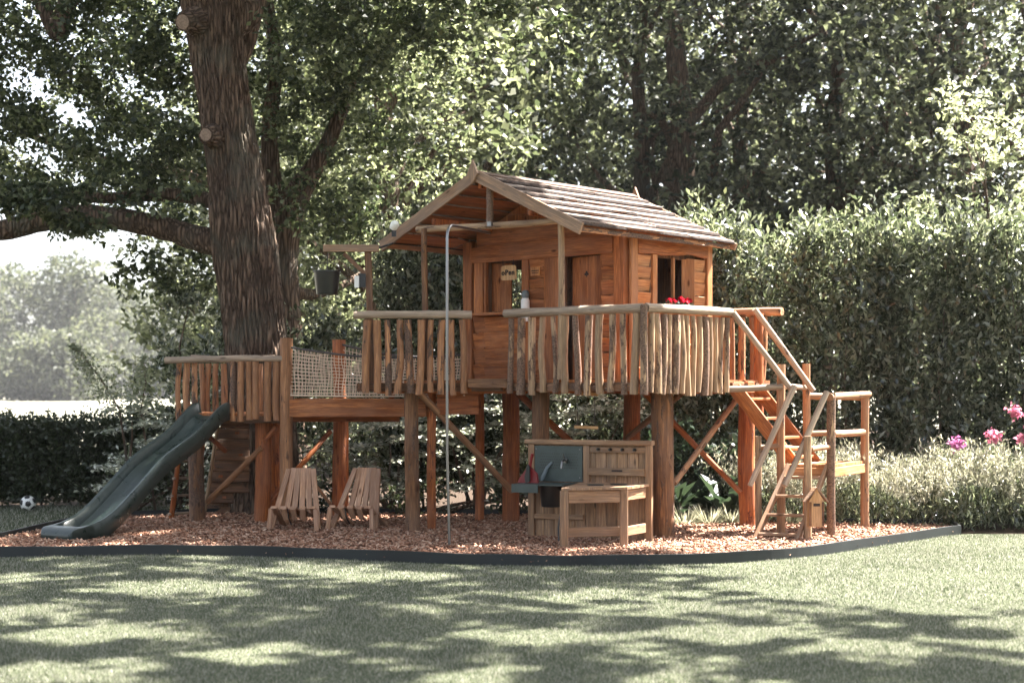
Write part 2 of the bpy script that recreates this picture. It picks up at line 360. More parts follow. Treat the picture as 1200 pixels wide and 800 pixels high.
# ================= GROUND =================
def sheet(name, pts, z, mat): return struct(link(name, me_from(name, [(p[0], p[1], z) for p in pts], [tuple(range(len(pts)))]), mat))
def smooth_line(pts, k=8, closed=False):
    out = []; n = len(pts)
    for i in range(n if closed else n - 1):
        g = lambda j: pts[j % n] if closed else pts[max(0, min(n - 1, j))]
        p0, p1, p2, p3 = (Vector(g(i + j)) for j in (-1, 0, 1, 2))
        for s in range(k):
            t = s / k; out.append(.5 * ((2 * p1) + (p2 - p0) * t + (2 * p0 - 5 * p1 + 4 * p2 - p3) * t * t + (3 * p1 - p0 - 3 * p2 + p3) * t ** 3))
    if not closed: out.append(Vector(pts[-1]))
    return out
sheet('ground', [(-1500, -60), (1500, -60), (1500, 2500), (-1500, 2500)], 0, 'soil')
sheet('field', [(-400, 24.5), (-5.2, 24.5), (-9, 70), (400, 70), (400, 690), (-400, 690)], .008, 'field')
sheet('lawn', [(-16, 2), (16, 2), (16, 17.95), (5.1, 17.95), (-3.0, 21.4), (-3.2, 22.4), (-16, 22.4)], .012, 'lawn')
front = [G(-40, 655), G(100, 653), G(230, 652), G(350, 655), G(500, 661), G(600, 664), G(700, 665), G(850, 661), G(950, 653), G(1050, 638), G(1125, 627)]
back = [G(1122, 622) + Vector((0, .25, 0)), G(960, 618), G(820, 613), G(540, 607), G(300, 605), G(200, 608), G(110, 613), G(0, 636), G(-60, 645)]
ring = smooth_line([tuple(p) for p in front], 6) + smooth_line([tuple(p) for p in back], 6)
sheet('wood_chip_ground', ring, .045, 'chipbed')
V = []; Fc = []; nr = len(ring)
for i, p in enumerate(ring):
    d = (ring[(i + 1) % nr] - ring[i - 1]).normalized(); o = Vector((d.y, -d.x, 0)) * .014
    V += [p + o, p - o, p - o + Vector((0, 0, .115 + .004 * math.sin(i * .9))), p + o + Vector((0, 0, .115 + .004 * math.sin(i * .9)))]
for i in range(nr):
    a, b = i * 4, ((i + 1) % nr) * 4
    for j in range(4): Fc.append((a + j, a + (j + 1) % 4, b + (j + 1) % 4, b + j))
tag(link('lawn_edging', me_from('lawn_edging', V, Fc), 'rubber'), 'low black edging strip curving between the lawn and the wood chips', 'edging')
# wood chips
X, Y = scatter_poly(34000, ring); n = len(X)
k = rng.random(n) < np.clip(1.25 - (Y - 15) * .09, .45, 1); X, Y = X[k], Y[k]; n = len(X)
L = rng.uniform(.022, .062, n)[:, None]; Wd = rng.uniform(.010, .024, n)[:, None]; T = rng.uniform(.003, .007, n)[:, None]
a = rng.normal(size=(n, 3)); a[:, 2] *= .33; a = unit(a); b = rng.normal(size=(n, 3)); b[:, 2] *= .5; b = unit(np.cross(a, np.cross(a, b))); c = np.cross(a, b)
C = np.stack([X, Y, .045 + rng.uniform(.004, .028, n)], 1)
box = []
for sx, sy, sz in ((-1, -1, -1), (1, -1, -1), (1, 1, -1), (-1, 1, -1), (-.7, -.8, 1), (.8, -1, 1), (1, .8, 1), (-.9, 1, 1)):
    box.append(C + a * L * .5 * sx + b * Wd * .5 * sy + c * T * .5 * sz)
V = np.stack(box, 1).reshape(-1, 3)
fq = np.array([(4, 5, 6, 7), (0, 1, 5, 4), (1, 2, 6, 5), (2, 3, 7, 6), (3, 0, 4, 7), (3, 2, 1, 0)])
stuff(tag(link('wood_chips', me_np('wood_chips', V, (np.arange(n)[:, None, None] * 8 + fq[None]).reshape(-1, 4), 4), 'chip'), 'loose reddish brown wood chips covering the play area', 'wood chips'))
# lawn blades
def blades(n, poly, h0, h1, w):
    X, Y = scatter_poly(n, poly); m = len(X)
    keep = ~in_poly(X, Y, ring); X, Y = X[keep], Y[keep]; m = len(X)
    h = rng.uniform(h0, h1, m) * (1 + .35 * np.sin(X * 2.3 + np.sin(Y * 1.7)) * np.sin(Y * 3.1)); a = rng.uniform(0, 6.283, m); lean = rng.uniform(.0, .9, m) * h; b = rng.uniform(0, 6.283, m)
    Z = np.full(m, .012); ca, sa = np.cos(a) * w / 2, np.sin(a) * w / 2
    v = np.stack([np.stack([X - ca, Y - sa, Z], 1), np.stack([X + ca, Y + sa, Z], 1), np.stack([X + lean * np.cos(b), Y + lean * np.sin(b), Z + h], 1)], 1)
    return v.reshape(-1, 3), m
lv = []
for nb, poly, h0, h1, w in ((330000, [(-3.6, 8.2), (3.6, 8.2), (5.2, 12), (-5.2, 12)], .010, .026, .0038), (300000, [(-5.0, 12), (5.0, 12), (7.4, 18.0), (-6.8, 16.4)], .011, .026, .006), (30000, [(-8.5, 17), (-4, 17), (-2.5, 22.3), (-8.5, 22.3)], .025, .045, .012)):
    v, m = blades(nb, poly, h0, h1, w); lv.append(v)
V = np.concatenate(lv)
stuff(tag(link('lawn_grass', me_np('lawn_grass', V, np.arange(len(V)).reshape(-1, 3), 3), 'grass'), 'short mown lawn grass dappled with tree shade', 'grass'))

# ================= HOUSE AXES =================
u = Vector((.669, .743, 0)); v = Vector((-.743, .669, 0)); Z = Vector((0, 0, 1))
R1 = Vector((1.26, 17.49, 0)); WW, WD = 2.41, 1.54; FZ = 1.74
def H(a, b, z): return R1 + u * a + v * b + Z * z      # a: back along ridge, b: left along gable

# ---- deck ----
DK = thing('raised_deck', 'raised log deck on tall posts with bark edged balustrade round the cabin', 'deck', (1.0, 17.5, 0))
deck_poly = [Vector((1.30, 16.25, 0)), Vector((-.08, 17.50, 0)), Vector((-.47, 17.64, 0)), Vector((-1.70, 17.64, 0)), Vector((-1.75, 19.0, 0)), Vector((-.6, 20.2, 0)), Vector((1.0, 20.6, 0)), Vector((2.5, 19.2, 0)), Vector((2.95, 18.25, 0)), Vector((2.72, 18.0, 0)), Vector((2.38, 17.42, 0))]
# floor boards, clipped strips running along v
ub = Vector((-.743, .669, 0)); i = 0
for k in np.arange(-1.1, 3.3, .145):
    # clip deck polygon between a=k and a=k+.14
    def clip(poly, f):
        out = []
        for j in range(len(poly)):
            p, q = poly[j], poly[(j + 1) % len(poly)]; fp, fq_ = f(p), f(q)
            if fp >= 0: out.append(p)
            if (fp >= 0) != (fq_ >= 0): out.append(p.lerp(q, fp / (fp - fq_)))
        return out
    A_ = clip(deck_poly, lambda p: (p - R1).dot(u) - k)
    if len(A_) > 2: A_ = clip(A_, lambda p: k + .138 - (p - R1).dot(u))
    if len(A_) > 2: prism('floor_board', [p + Z * (FZ - .03) for p in A_], (0, 0, .03), 'board', DK)
def rimboard(a, b, mat='oldpost', z0=1.615, z1=1.705, off=.0):
    board('rim_board', Vector((a[0], a[1], (z0 + z1) / 2)), Vector((b[0], b[1], (z0 + z1) / 2)), z1 - z0, .04, Vector((b[1] - a[1], a[0] - b[0], 0)), mat, DK)
def shrink(p, q, d):
    p, q = Vector(p), Vector(q); e = (q - p).normalized() * d; return p + e, q - e
DP = deck_poly
for a_, b_ in ((0, 1), (1, 2), (2, 3), (3, 4), (10, 0), (8, 9), (9, 10), (7, 8), (4, 5), (5, 6), (6, 7)):
    p, q = shrink(DP[a_], DP[b_], .03); rimboard(p, q)
def balus(a, b, n, zt, zb=1.585, r=.043, mat='log', jit=.015, parent=None, skip=()):
    a, b = Vector((*a, 0)), Vector((*b, 0))
    for i in range(n):
        if i in skip: continue
        t = (i + .5) / n; p = a.lerp(b, t); rr = r * random.uniform(.72, 1.12)
        d = (b - a).normalized() * random.uniform(-jit, jit) * 1.4
        log('baluster', p + Z * (zb + random.uniform(-.02, .02)) + d, p + Z * (zt - .02) - d + Vector((0, random.uniform(-jit, jit), 0)), rr, mat, parent or DK, bend=random.uniform(.004, .018), seg=6)
def outw(p, q, d=.045):   # outward offset for balusters along an edge seen from outside
    e = (q - p).normalized(); return Vector((e.y, -e.x, 0)) * d
# front right run (gable side of the deck)
A0 = P(752, 0, 16.2); A0.z = 0; A1 = P(592, 0, 17.42); A1.z = 0
balus((A0.x, A0.y), (A1.x, A1.y), 12, 2.43)
log('handrail', (A0.x + .01, A0.y - .01, 2.457), (A1.x, A1.y - .02, 2.462), .050, 'rail', DK, r2=.046, bend=.012, n=12, seg=8)
# corner upright
log('corner_post', (A0.x + .02, A0.y - .03, 1.58), (A0.x + .02, A0.y - .03, 2.49), .042, 'log', DK)
# right run
B1 = Vector((2.36, 17.36, 0))
balus((A0.x + .06, A0.y + .02), (B1.x, B1.y), 14, 2.43, mat='log', r=.044)
log('handrail', (A0.x + .04, A0.y, 2.462), (B1.x + .02, B1.y, 2.475), .048, 'rail', DK, r2=.044, bend=.012, n=12, seg=8)
# left run
C0 = P(551, 0, 17.56); C0.z = 0; C1 = P(419, 0, 17.56); C1.z = 0
balus((C0.x - .02, C0.y), (C1.x + .04, C1.y), 10, 2.42, mat='logwarm')
log('handrail', (C0.x + .02, C0.y - .02, 2.452), (C1.x - .04, C1.y - .02, 2.452), .046, 'rail', DK, r2=.042, bend=.01, n=12, seg=8)
# back right run beyond the stairs, left end and rear runs
D0, D1 = Vector((2.30, 18.75, 0)), Vector((3.02, 18.22, 0))
balus((D0.x, D0.y), (D1.x - .1, D1.y + .05), 6, 2.49, mat='logwarm')
log('handrail', (D0.x, D0.y, 2.53), (D1.x + .06, D1.y - .03, 2.525), .05, 'stair', DK, n=12)
log('corner_post', (2.80, 18.12, 1.3), (2.80, 18.12, 2.5), .055, 'post', DK)
balus((1.0, 20.45), (2.25, 19.0), 9, 2.43, mat='logwarm'); log('handrail', (1.0, 20.45, 2.46), (2.3, 18.95, 2.46), .045, 'rail', DK)
balus((-.55, 20.1), (.95, 20.45), 10, 2.43, mat='logwarm'); log('handrail', (-.6, 20.1, 2.46), (1.0, 20.5, 2.46), .045, 'rail', DK)
# posts carrying the deck
def post(px, Y, r, top=1.61, mat='post', px2=None, name='post', par=None):
    a = P(px, 0, Y); b = P(px2 or px, 0, Y); a.z = -.05; b.z = top
    return log(name, a, b, r, mat, par or DK, r2=r * .96, bend=.012, n=14, seg=8, rough=.035)
post(484, 17.75, .083, mat='oldpost', px2=482); post(506, 18.0, .052); post(562, 19.3, .056, 1.6); post(598, 19.2, .103, 1.6)
post(634, 17.6, .10, mat='oldpost'); post(741, 18.9, .105); post(777, 17.1, .125, 1.61, 'oldpost', px2=776); post(877, 18.6, .10, 1.6, px2=875)
# beams under the floor
for a_, b_ in (((-1.5, 17.8), (2.3, 17.75)), ((-1.5, 19.2), (2.5, 18.9))):
    board('joist', (*a_, 1.645), (*b_, 1.645), .11, .10, (0, 1, 0), 'post', DK)
board('joist', (1.25, 16.55, 1.64), (1.9, 19.6, 1.64), .10, .09, (1, 0, 0), 'post', DK)
def brace(p, Y1, q, Y2, r=.036, mat='post', par=None):
    return log('brace', P(*p, Y1), P(*q, Y2), r, mat, par or DK, n=8)
brace((490, 458), 17.7, (600, 575), 19.0, .04, 'stair'); brace((606, 460), 18.9, (668, 517), 17.7, .04)
brace((750, 455), 18.7, (868, 577), 18.5, .034, 'post'); brace((864, 466), 18.4, (790, 566), 17.2, .036, 'stair'); brace((797, 462), 17.9, (735, 513), 18.8, .036, 'oldpost')
# step box below the pole gap
board('step_box', P(512, 472, 17.95), P(561, 472, 17.95), .26, .04, (0, -1, 0), 'post', DK)
board('step_tread', P(510, 458, 18.15), P(563, 458, 18.15), .3, .03, (0, 0, 1), 'board', DK)
# plank ledge in the pole gap
board('ledge', P(549, 449, 17.5), P(596, 449, 17.4), .10, .05, (0, -1, 0), 'oldpost', DK)

# ---- cabin ----
CB = thing('playhouse', 'wooden garden playhouse cabin with gabled board roof and open serving hatch', 'playhouse', H(WD / 2, WW / 2, FZ))
def bx3(o, ex, ey, ez):                 # box verts from an origin and three edge vectors
    o, ex, ey, ez = map(Vector, (o, ex, ey, ez))
    return [o, o + ex, o + ex + ey, o + ey, o + ez, o + ex + ez, o + ex + ey + ez, o + ey + ez]
BF = [(0, 3, 2, 1), (4, 5, 6, 7), (0, 1, 5, 4), (1, 2, 6, 5), (2, 3, 7, 6), (3, 0, 4, 7)]
def boxes(name, L, mat, parent):
    V = []; Fc = []
    for b in L: o = len(V); V += bx3(*b); Fc += [tuple(i + o for i in f) for f in BF]
    me = me_from(name, V, Fc); bm = bmesh.new(); bm.from_mesh(me); bmesh.ops.recalc_face_normals(bm, faces=bm.faces); bm.to_mesh(me); bm.free()
    return link(name, me, mat, parent)
ZW = 3.40
def wall_lining(name, O, d, inn, L, holes, z1=ZW):
    """backing wall along d of length L with rectangular holes (t0,t1,z0,z1)"""
    bl = []; t = 0; e = inn * .02
    for (a, b, z0, zz) in sorted(holes):
        bl.append((O + d * t + Z * FZ, d * (a - t), e, Z * (z1 - FZ)))
        if z0 > FZ + .01: bl.append((O + d * a + Z * FZ, d * (b - a), e, Z * (z0 - FZ)))
        if zz < z1: bl.append((O + d * a + Z * zz, d * (b - a), e, Z * (z1 - zz)))
        t = b
    bl.append((O + d * t + Z * FZ, d * (L - t), e, Z * (z1 - FZ)))
    return boxes(name, bl, 'oldpost', CB)
# holes: front door and hatch, side windows
fw = wall_lining('front_wall', H(.03, 0, 0), v, u, WW, [(.34, .90, FZ, 3.14), (1.50, 2.06, 2.53, 3.14)])
rw = wall_lining('side_wall', H(0, .03, 0), u, v, WD, [(.50, 1.08, 2.56, 3.12)])
lw = wall_lining('side_wall', H(0, WW - .03, 0), u, -v, WD, [(.35, 1.20, 2.5, 3.12)])
bw = wall_lining('back_wall', H(WD - .03, 0, 0), v, -u, WW, [])
def hboards(par, O, d, nrm, t0, t1, z0, z1, h=.155, mat='board', wave=.006):
    n = max(1, round((z1 - z0) / h)); h = (z1 - z0) / n
    for i in range(n):
        z = z0 + h * (i + .5) + random.uniform(-.008, .008)
        tl = .012 if i % 2 else .02
        board('wall_board', O + d * t0 + Z * z + nrm * tl, O + d * t1 + Z * z + nrm * tl, h * 1.02, .030, nrm + Z * -.22, mat, par, wave=wave, seg=8)
FN = -u; RN = -v; LN = v; BN = u
Of, Orr, Ol, Ob = H(0, 0, 0), H(0, 0, 0), H(0, WW, 0), H(WD, 0, 0)
# front: t from right corner
hboards(fw, Of, v, FN, .15, .33, FZ, 3.15); hboards(fw, Of, v, FN, 1.17, 1.40, FZ, 3.15, .12)
hboards(fw, Of, v, FN, 1.50, 2.10, FZ, 2.50, .17)
hboards(fw, Of, v, FN, 2.10, 2.28, FZ, 2.50, .17)
def vboard(par, O, d, nrm, t, w, z0, z1, th=.03, off=.035, mat='board'):
    return board('wall_plank', O + d * t + Z * z0 + nrm * off, O + d * t + Z * z1 + nrm * off, w, th, nrm, mat, par, wave=.003, seg=3)
vboard(fw, Of, v, FN, 1.08, .17, FZ, 3.16); vboard(fw, Of, v, FN, .97, .06, FZ, 3.16); vboard(fw, Of, v, FN, 1.455, .10, FZ, 3.16)
vboard(fw, Of, v, FN, 2.19, .15, 2.50, 3.16); vboard(fw, Of, v, FN, 2.075, .035, 2.50, 3.16, .05)
# hatch counter
board('counter', H(-.06, 1.42, 2.52), H(-.06, 2.22, 2.52), .24, .035, (0, 0, 1), 'board', CB, wave=.006, seg=6)
# hatch shutter folded inward
sh = board('shutter', H(.12, 1.98, 2.56), H(.12, 1.98, 3.13), .28, .025, (u * .9 + v * .3), 'board', CB)
# door: planks opened inwards slightly
dr = boxes('door', [(H(.05, .36, FZ + .02), v * .50 + u * .07, u * .02, Z * 1.36)], 'board', CB)
for k in range(4):
    a = H(.03, .42 + k * .122, FZ + .02) + u * (.07 * (.06 + k * .122) / .5); board('door_plank', a, a + Z * 1.37, .117, .024, FN, 'board', dr, wave=.002, seg=3)
def club(nm, O, d, up, nrm, s, par):
    V = []; Fc = []
    for cx, cz in ((0, .9), (-.75, 0), (.75, 0)):
        o = len(V); V += [O + d * (cx * s + .7 * s * math.cos(a)) + up * (cz * s + .7 * s * math.sin(a)) + nrm * .003 for a in np.linspace(0, 2 * math.pi, 14)[:-1]]
        Fc.append(tuple(range(o, o + 13)))
    o = len(V); V += [O + d * (-.4 * s) + up * (-1.4 * s) + nrm * .004, O + d * (.4 * s) + up * (-1.4 * s) + nrm * .004, O + up * (.6 * s) + nrm * .004]; Fc.append((o, o + 1, o + 2))
    return link(nm, me_from(nm, V, Fc), 'burn', par)
club('club_cutout', H(.012, .60, 2.93) + u * .025, v, Z, FN, .022, dr)
log('door_handle', H(-.02, .86, 2.2), H(-.02, .86, 2.62), .022, 'log', dr)
# corner posts
for a_, b_ in ((0, .07), (0, WW - .05), (WD - .05, .03), (WD - .05, WW - .03)):
    board('corner_post', H(a_, b_, FZ), H(a_, b_, 3.385), .145 if a_ == 0 else .11, .13, FN, 'board', CB, bevel=.008)
board('corner_post', H(.06, -.045, FZ), H(.06, -.045, 3.40), .12, .035, RN, 'sideboard', CB)
# side wall right
hboards(rw, Orr, u, RN, .13, .38, FZ, 3.13, .135, 'sideboard', .010); hboards(rw, Orr, u, RN, 1.09, 1.42, FZ, 3.13, .135, 'sideboard', .010)
hboards(rw, Orr, u, RN, .46, 1.09, FZ, 2.52, .15, 'sideboard', .010)
board('window_post', H(.44, -.04, FZ + .6), H(.44, -.04, 3.14), .085, .035, RN, 'sideboard', CB)
board('window_post', H(.86, .01, 2.55), H(.86, .01, 3.13), .03, .04, RN, 'sideboard', CB)
board('shutter', H(1.04, -.07, 2.56), H(1.04, -.07, 3.12), .15, .025, RN * .6 - u * .8, 'sideboard', CB)
board('corner_post', H(WD - .05, -.045, FZ), H(WD - .05, -.045, 3.40), .10, .035, RN, 'sideboard', CB)
board('lintel', H(.12, -.05, 3.27), H(WD - .10, -.05, 3.27), .24, .035, RN, 'board', CB, wave=.016, seg=14)
club('club_cutout', H(.62, .10, 2.85), u, Z, RN, .02, CB)
# left and back walls
hboards(lw, Ol, u, LN, .08, .35, FZ, 3.2, .16); hboards(lw, Ol, u, LN, 1.2, WD - .08, FZ, 3.2, .16); hboards(lw, Ol, u, LN, .35, 1.2, FZ, 2.49, .16); hboards(lw, Ol, u, LN, .08, WD - .08, 3.13, 3.36, .2)
hboards(bw, Ob, v, BN, .08, WW - .08, FZ, 3.42, .17)
# front beams: live edge lintel, tie board, gable boards
board('lintel', H(-.055, .15, 3.235), H(-.055, WW - .13, 3.235), .20, .04, FN, 'board', CB, wave=.014, seg=16)
board('tie_board', H(-.075, .24, 3.43), H(-.075, WW - .24, 3.43), .19, .05, FN, 'board', CB, wave=.006, seg=10)
EZ, RZ = 3.31, 3.97; HG = 1.445; TI = .238; slope = (RZ - EZ) / HG
def roof_z(b): return EZ + slope * (HG - abs(b - (HG - TI)))     # b in wall coordinates
bc = HG - TI
z = 3.525
while z < RZ - .06:
    z2 = min(z + .15, RZ - .04); h1 = max(0, (RZ - .03 - z) / slope); h2 = max(0.01, (RZ - .03 - z2) / slope)
    h1 = min(h1, bc); h2 = min(h2, bc)
    prism('gable_board', [H(.0, bc - h1, z), H(.0, bc + h1, z), H(.0, bc + h2, z2 - .006), H(.0, bc - h2, z2 - .006)], u * .03, 'board', CB)
    prism('gable_board', [H(WD, bc - h1, z), H(WD, bc + h1, z), H(WD, bc + h2, z2 - .006), H(WD, bc - h2, z2 - .006)], u * .03, 'board', CB)
    z += .15
# roof: origin of front gable in a = -1.12 ; length 2.78
RA0, RL = -1.12, 2.78
board_ridge = boxes('roof', [(H(RA0 + .05, bc - .025, RZ - .13), u * (RL - .1), v * .05, Z * .1)] + [(H(RA0 + .05, bc + s * .72 - .02, roof_z(bc + s * .72) - .15), u * (RL - .1), v * .04, Z * .07) for s in (-1, 1)], 'post', CB)
ROWS = 7; SL = math.hypot(HG, RZ - EZ)
for s in (-1, 1):
    dn = (v * s * HG + Z * (EZ - RZ)).normalized(); nr_ = Vector((0, 0, 1)) - dn * dn.z; nr_.normalize()
    for i in range(ROWS):
        c0 = H(0, bc, RZ) + dn * (SL * (i + .42) / ROWS) + nr_ * .028
        cut = random.uniform(.9, 1.9) if i % 3 != 1 else None
        spans = [(0, RL)] if cut is None else [(0, cut - .004), (cut + .004, RL)]
        for (q0, q1) in spans:
            w_ = SL / ROWS * 1.30; wob = random.uniform(-.006, .006)
            pa = c0 + u * (RA0 + q0) + nr_ * wob; pb = c0 + u * (RA0 + q1) + nr_ * wob
            tilt = (nr_ - dn * .17).normalized()
            bb = board('roof_board', pa, pb, w_, .026, tilt, 'roofb', board_ridge, wave=.013, seg=16, both=True)
            bb.data.materials.append(M['board'])
            for pl in bb.data.polygons:
                if pl.normal.y < -.5: pl.material_index = 1  # orange underside colour stands in for light bounced under the roof
            # bark edge along the lower edge
            low = dn * (w_ * .5 - .006) + tilt * -.0
            pts = [pa.lerp(pb, t_) + dn * (w_ * .5 + .001 + .007 * math.sin(t_ * 9 + i)) + nr_ * .012 for t_ in np.linspace(0.004, .996, 12)]
            vv, ff = tube_np(pts, [random.uniform(.012, .021) for _ in pts], 6)
            link('bark_edge', me_from('bark_edge', vv, ff, True), 'barkedge', board_ridge)
# ridge boards
for s in (-1, 1):
    dn = (v * s * HG + Z * (EZ - RZ)).normalized(); nr_ = Vector((0, 0, 1)) - dn * dn.z; nr_.normalize()
    board('ridge_board', H(RA0, bc, RZ + .052) + dn * .055, H(RA0 + RL, bc, RZ + .052) + dn * .055, .11, .02, nr_, 'roofb', CB, wave=.004, seg=8)
    # barge boards front and back, eave fascia
    for aa, nm in ((RA0 - .02, 'barge_board'), (RA0 + RL + .02, 'barge_board')):
        w = .125 if aa < 0 else .08
        board(nm, H(aa, bc, RZ + .005) + dn * .03, H(aa, bc, RZ + .005) + dn * (SL + .06), w, .032, -u, 'roofedge', CB)
    board('eave_board', H(RA0 + .02, bc, RZ - .02) + dn * (SL - .01), H(RA0 + RL - .02, bc, RZ - .02) + dn * (SL - .01), .055, .025, v * s, 'logwarm', CB)
pk = H(RA0 - .045, bc, RZ + .02)
prism('finial', [pk + v * -.075, pk + Z * -.11, pk + v * .075, pk + Z * .15], -u * .03, 'roofedge', CB)
pk = H(RA0 + RL + .045, bc, RZ + .03); prism('finial', [pk + v * -.06 - Z * .02, pk + v * .06 - Z * .02, pk + Z * .12], u * .03, 'roofedge', CB)
# porch poles, gable beam, king post
def pole(px, Y, z0, z1, r, mat='log'):
    a = P(px, 0, Y); a.z = z0; b = a.copy(); b.z = z1; return log('porch_pole', a, b, r, mat, CB, bend=.01, n=10, seg=7)
pole(657, 16.88, FZ, 3.42, .036); pole(497, 17.72, FZ, 3.42, .036, 'oldpost')
log('porch_beam', P(489, 269, 17.95), P(676, 257, 16.85), .040, 'log', CB, n=10, seg=7, bend=.02)
kp = P(574, 0, 17.42); log('king_post', (kp.x, kp.y, 3.46), (kp.x, kp.y, 3.87), .04, 'log', CB)
# signs on the cabin
def textmesh(body, size, M4, mat, name, parent, ext=.003):
    cu = bpy.data.curves.new(name, 'FONT'); cu.body = body; cu.size = size; cu.extrude = ext; cu.align_x = 'CENTER'; cu.align_y = 'CENTER'; cu.offset = .0025; cu.space_character = 1.18; cu.resolution_u = 3
    to = bpy.data.objects.new(name, cu); COL.objects.link(to); dg = bpy.context.evaluated_depsgraph_get(); dg.update()
    me = bpy.data.meshes.new_from_object(to.evaluated_get(dg)); bpy.data.objects.remove(to)
    me.materials.clear(); return link(name, me, mat, parent, M4)
def face_mat(O, right, up):
    n = right.cross(up); return Matrix(((right.x, up.x, n.x, O.x), (right.y, up.y, n.y, O.y), (right.z, up.z, n.z, O.z), (0, 0, 0, 1)))
def rounded(w, h, r, O, right, up, d, name, mat, parent=None):
    pts = []
    for cx, cy, a0 in ((w / 2 - r, h / 2 - r, 0), (-w / 2 + r, h / 2 - r, 90), (-w / 2 + r, -h / 2 + r, 180), (w / 2 - r, -h / 2 + r, 270)):
        for k in range(4): a = R(a0 + k * 30); pts.append(O + right * (cx + r * math.cos(a)) + up * (cy + r * math.sin(a)))
    return prism(name, pts, d, mat, parent)
so = P(595.5, 319.5, 18.25); rt = -v
SG = thing('open_sign', 'small rounded wooden sign reading oPen hanging in the serving hatch', 'sign', so)
rounded(.225, .17, .03, so, rt, Z, u * .018, 'sign_board', 'pale', SG)
textmesh('oPen', .086, face_mat(so - u * .003, rt, Z), 'burn', 'lettering', SG)
log('cord', so + rt * .08 + Z * .08, so + rt * .08 + Z * .15, .004, 'darkrope', SG, n=5, seg=1); log('cord', so - rt * .08 + Z * .08, so - rt * .08 + Z * .15, .004, 'darkrope', SG, n=5, seg=1)
so = H(-.055, 1.29, 2.99)
S2 = thing('plaque', 'narrow wooden plaque on the cabin boards right of the hatch', 'sign', so)
boxes('plaque_board', [(so + v * .07 - Z * .05, -v * .14, u * .015, Z * .10)], 'sideboard', S2)
boxes('writing_line', [(so + v * .055 + Z * .004 - u * .003, -v * .11, u * .003, Z * .010)], 'burn', S2); boxes('writing_line', [(so + v * .05 - Z * .02 - u * .003, -v * .10, u * .003, Z * .008)], 'burn', S2)
# bottle like dispenser on the counter
bo = H(-.10, 1.40, 2.42)
DS = thing('bottle', 'white bottle with grey cap standing behind the deck rail', 'bottle', bo)
lathe('bottle_body', [(.001, 0), (.05, 0), (.052, .02), (.05, .24), (.035, .27), (.001, .275)], bo, 'white', DS, 18)
lathe('bottle_cap', [(.001, .36), (.03, .355), (.044, .33), (.046, .30), (.036, .262), (.001, .262)], bo, 'grey', DS, 18)
# geraniums
def geranium(O, d, L, label, nb):
    t = thing('flower_box', label, 'flower box', O)
    boxes('box', [(O - d * L / 2 - Z * .04, d * L, Vector((d.y, -d.x, 0)) * .10, Z * .05)], 'black', t)
    Cc = np.array([tuple(O + d * x + Vector((d.y, -d.x, 0)) * y) for x, y in zip(rng.uniform(-L / 2, L / 2, 260), rng.uniform(0, .12, 260))]); Cc[:, 2] += rng.uniform(0, .06, 260)
    leaves('leaves', Cc, .035, .035, 'hosta', t)
    for k in range(nb):
        q = O + d * (L * ((k + .5) / nb - .5)) + Vector((d.y, -d.x, 0)) * random.uniform(.03, .1) + Z * random.uniform(.06, .10)
        Cq = rng.normal(size=(90, 3)) * .011 + np.array(q); leaves('bloom', Cq, .028, .026, 'geranium', t)
geranium(H(.80, -.05, 2.555), u, .56, 'red geraniums in a box below the side window of the cabin', 5)
geranium(H(1.25, WW + .04, 2.5), -u, .40, 'red geraniums seen through the serving hatch', 3)

# ================= FIRE POLE =================
FP = thing('fire_pole', 'bent stainless steel fire pole standing before the gap in the deck rail', 'fire pole', G(527, 645))
b0 = G(527, 645); top = P(524, 268, 16.2); pts = [Vector((b0.x, b0.y, -.05)), Vector((top.x, 16.2, 1.0)), Vector((top.x, 16.2, 2.2)), Vector((top.x, 16.2, 3.17))]
e = P(574, 261, 17.30)
for k in range(1, 8):
    a = R(k * 90 / 7); pts.append(Vector((top.x, 16.2, 3.17)) + Z * (.14 * math.sin(a)) + (Vector((e.x, e.y, 0)) - Vector((top.x, 16.2, 0))).normalized() * (.14 * (1 - math.cos(a))))
pts.append(Vector((e.x, e.y, 3.33)))
tube('pole', pts, .015, 'steel', FP, 12)
lathe('clamp', [(.001, 0), (.035, 0), (.035, .05), (.001, .05)], e + Z * -.02 + Vector((0, 0, -.02)), 'steel', FP)

# ================= HOIST + BUCKET =================
HO = thing('hoist', 'wooden hoist arm on a post at the left end of the deck', 'hoist', P(437, 0, 17.75))
def PP(px, py, Y): return P(px, py, Y)
board('hoist_post', P(437, 458, 17.75), P(431, 291, 17.75), .072, .07, (0, -1, 0), 'oldpost', HO)
board('hoist_arm', P(379, 291, 17.72), P(444, 291, 17.72), .078, .07, (0, -1, 0), 'roofedge', HO)
board('arm_brace', P(403, 297, 17.73), P(429, 322, 17.73), .045, .05, (0, -1, 0), 'oldpost', HO)
log('rope', P(384, 296, 17.72), P(384, 320, 17.72), .006, 'darkrope', HO, n=5, seg=2)
BK = thing('bucket', 'black plastic bucket hanging from the hoist arm', 'bucket', P(383, 345, 17.72))
bb = P(383, 345, 17.72)
lathe('pail', [(.001, 0), (.115, 0), (.118, .01), (.148, .245), (.158, .25), (.158, .262), (.142, .262), (.112, .02), (.001, .02)], bb, 'black', BK, 28)
tube('bucket_handle', [bb + Vector((.15 * math.cos(a), 0, .255 + .10 * math.sin(a) * (1 if True else 0))) for a in np.linspace(0, math.pi, 12)], .005, 'darkrope', BK, 6)
lo = P(419, 330, 17.7); LN_ = thing('wall_lamp', 'small black garden lamp with pale glass on the hoist post', 'lamp', lo)
boxes('lamp_case', [(lo + Vector((.02, 0, -.06)), Vector((.07, 0, 0)), Vector((0, .06, 0)), Z * .15)], 'black', LN_)
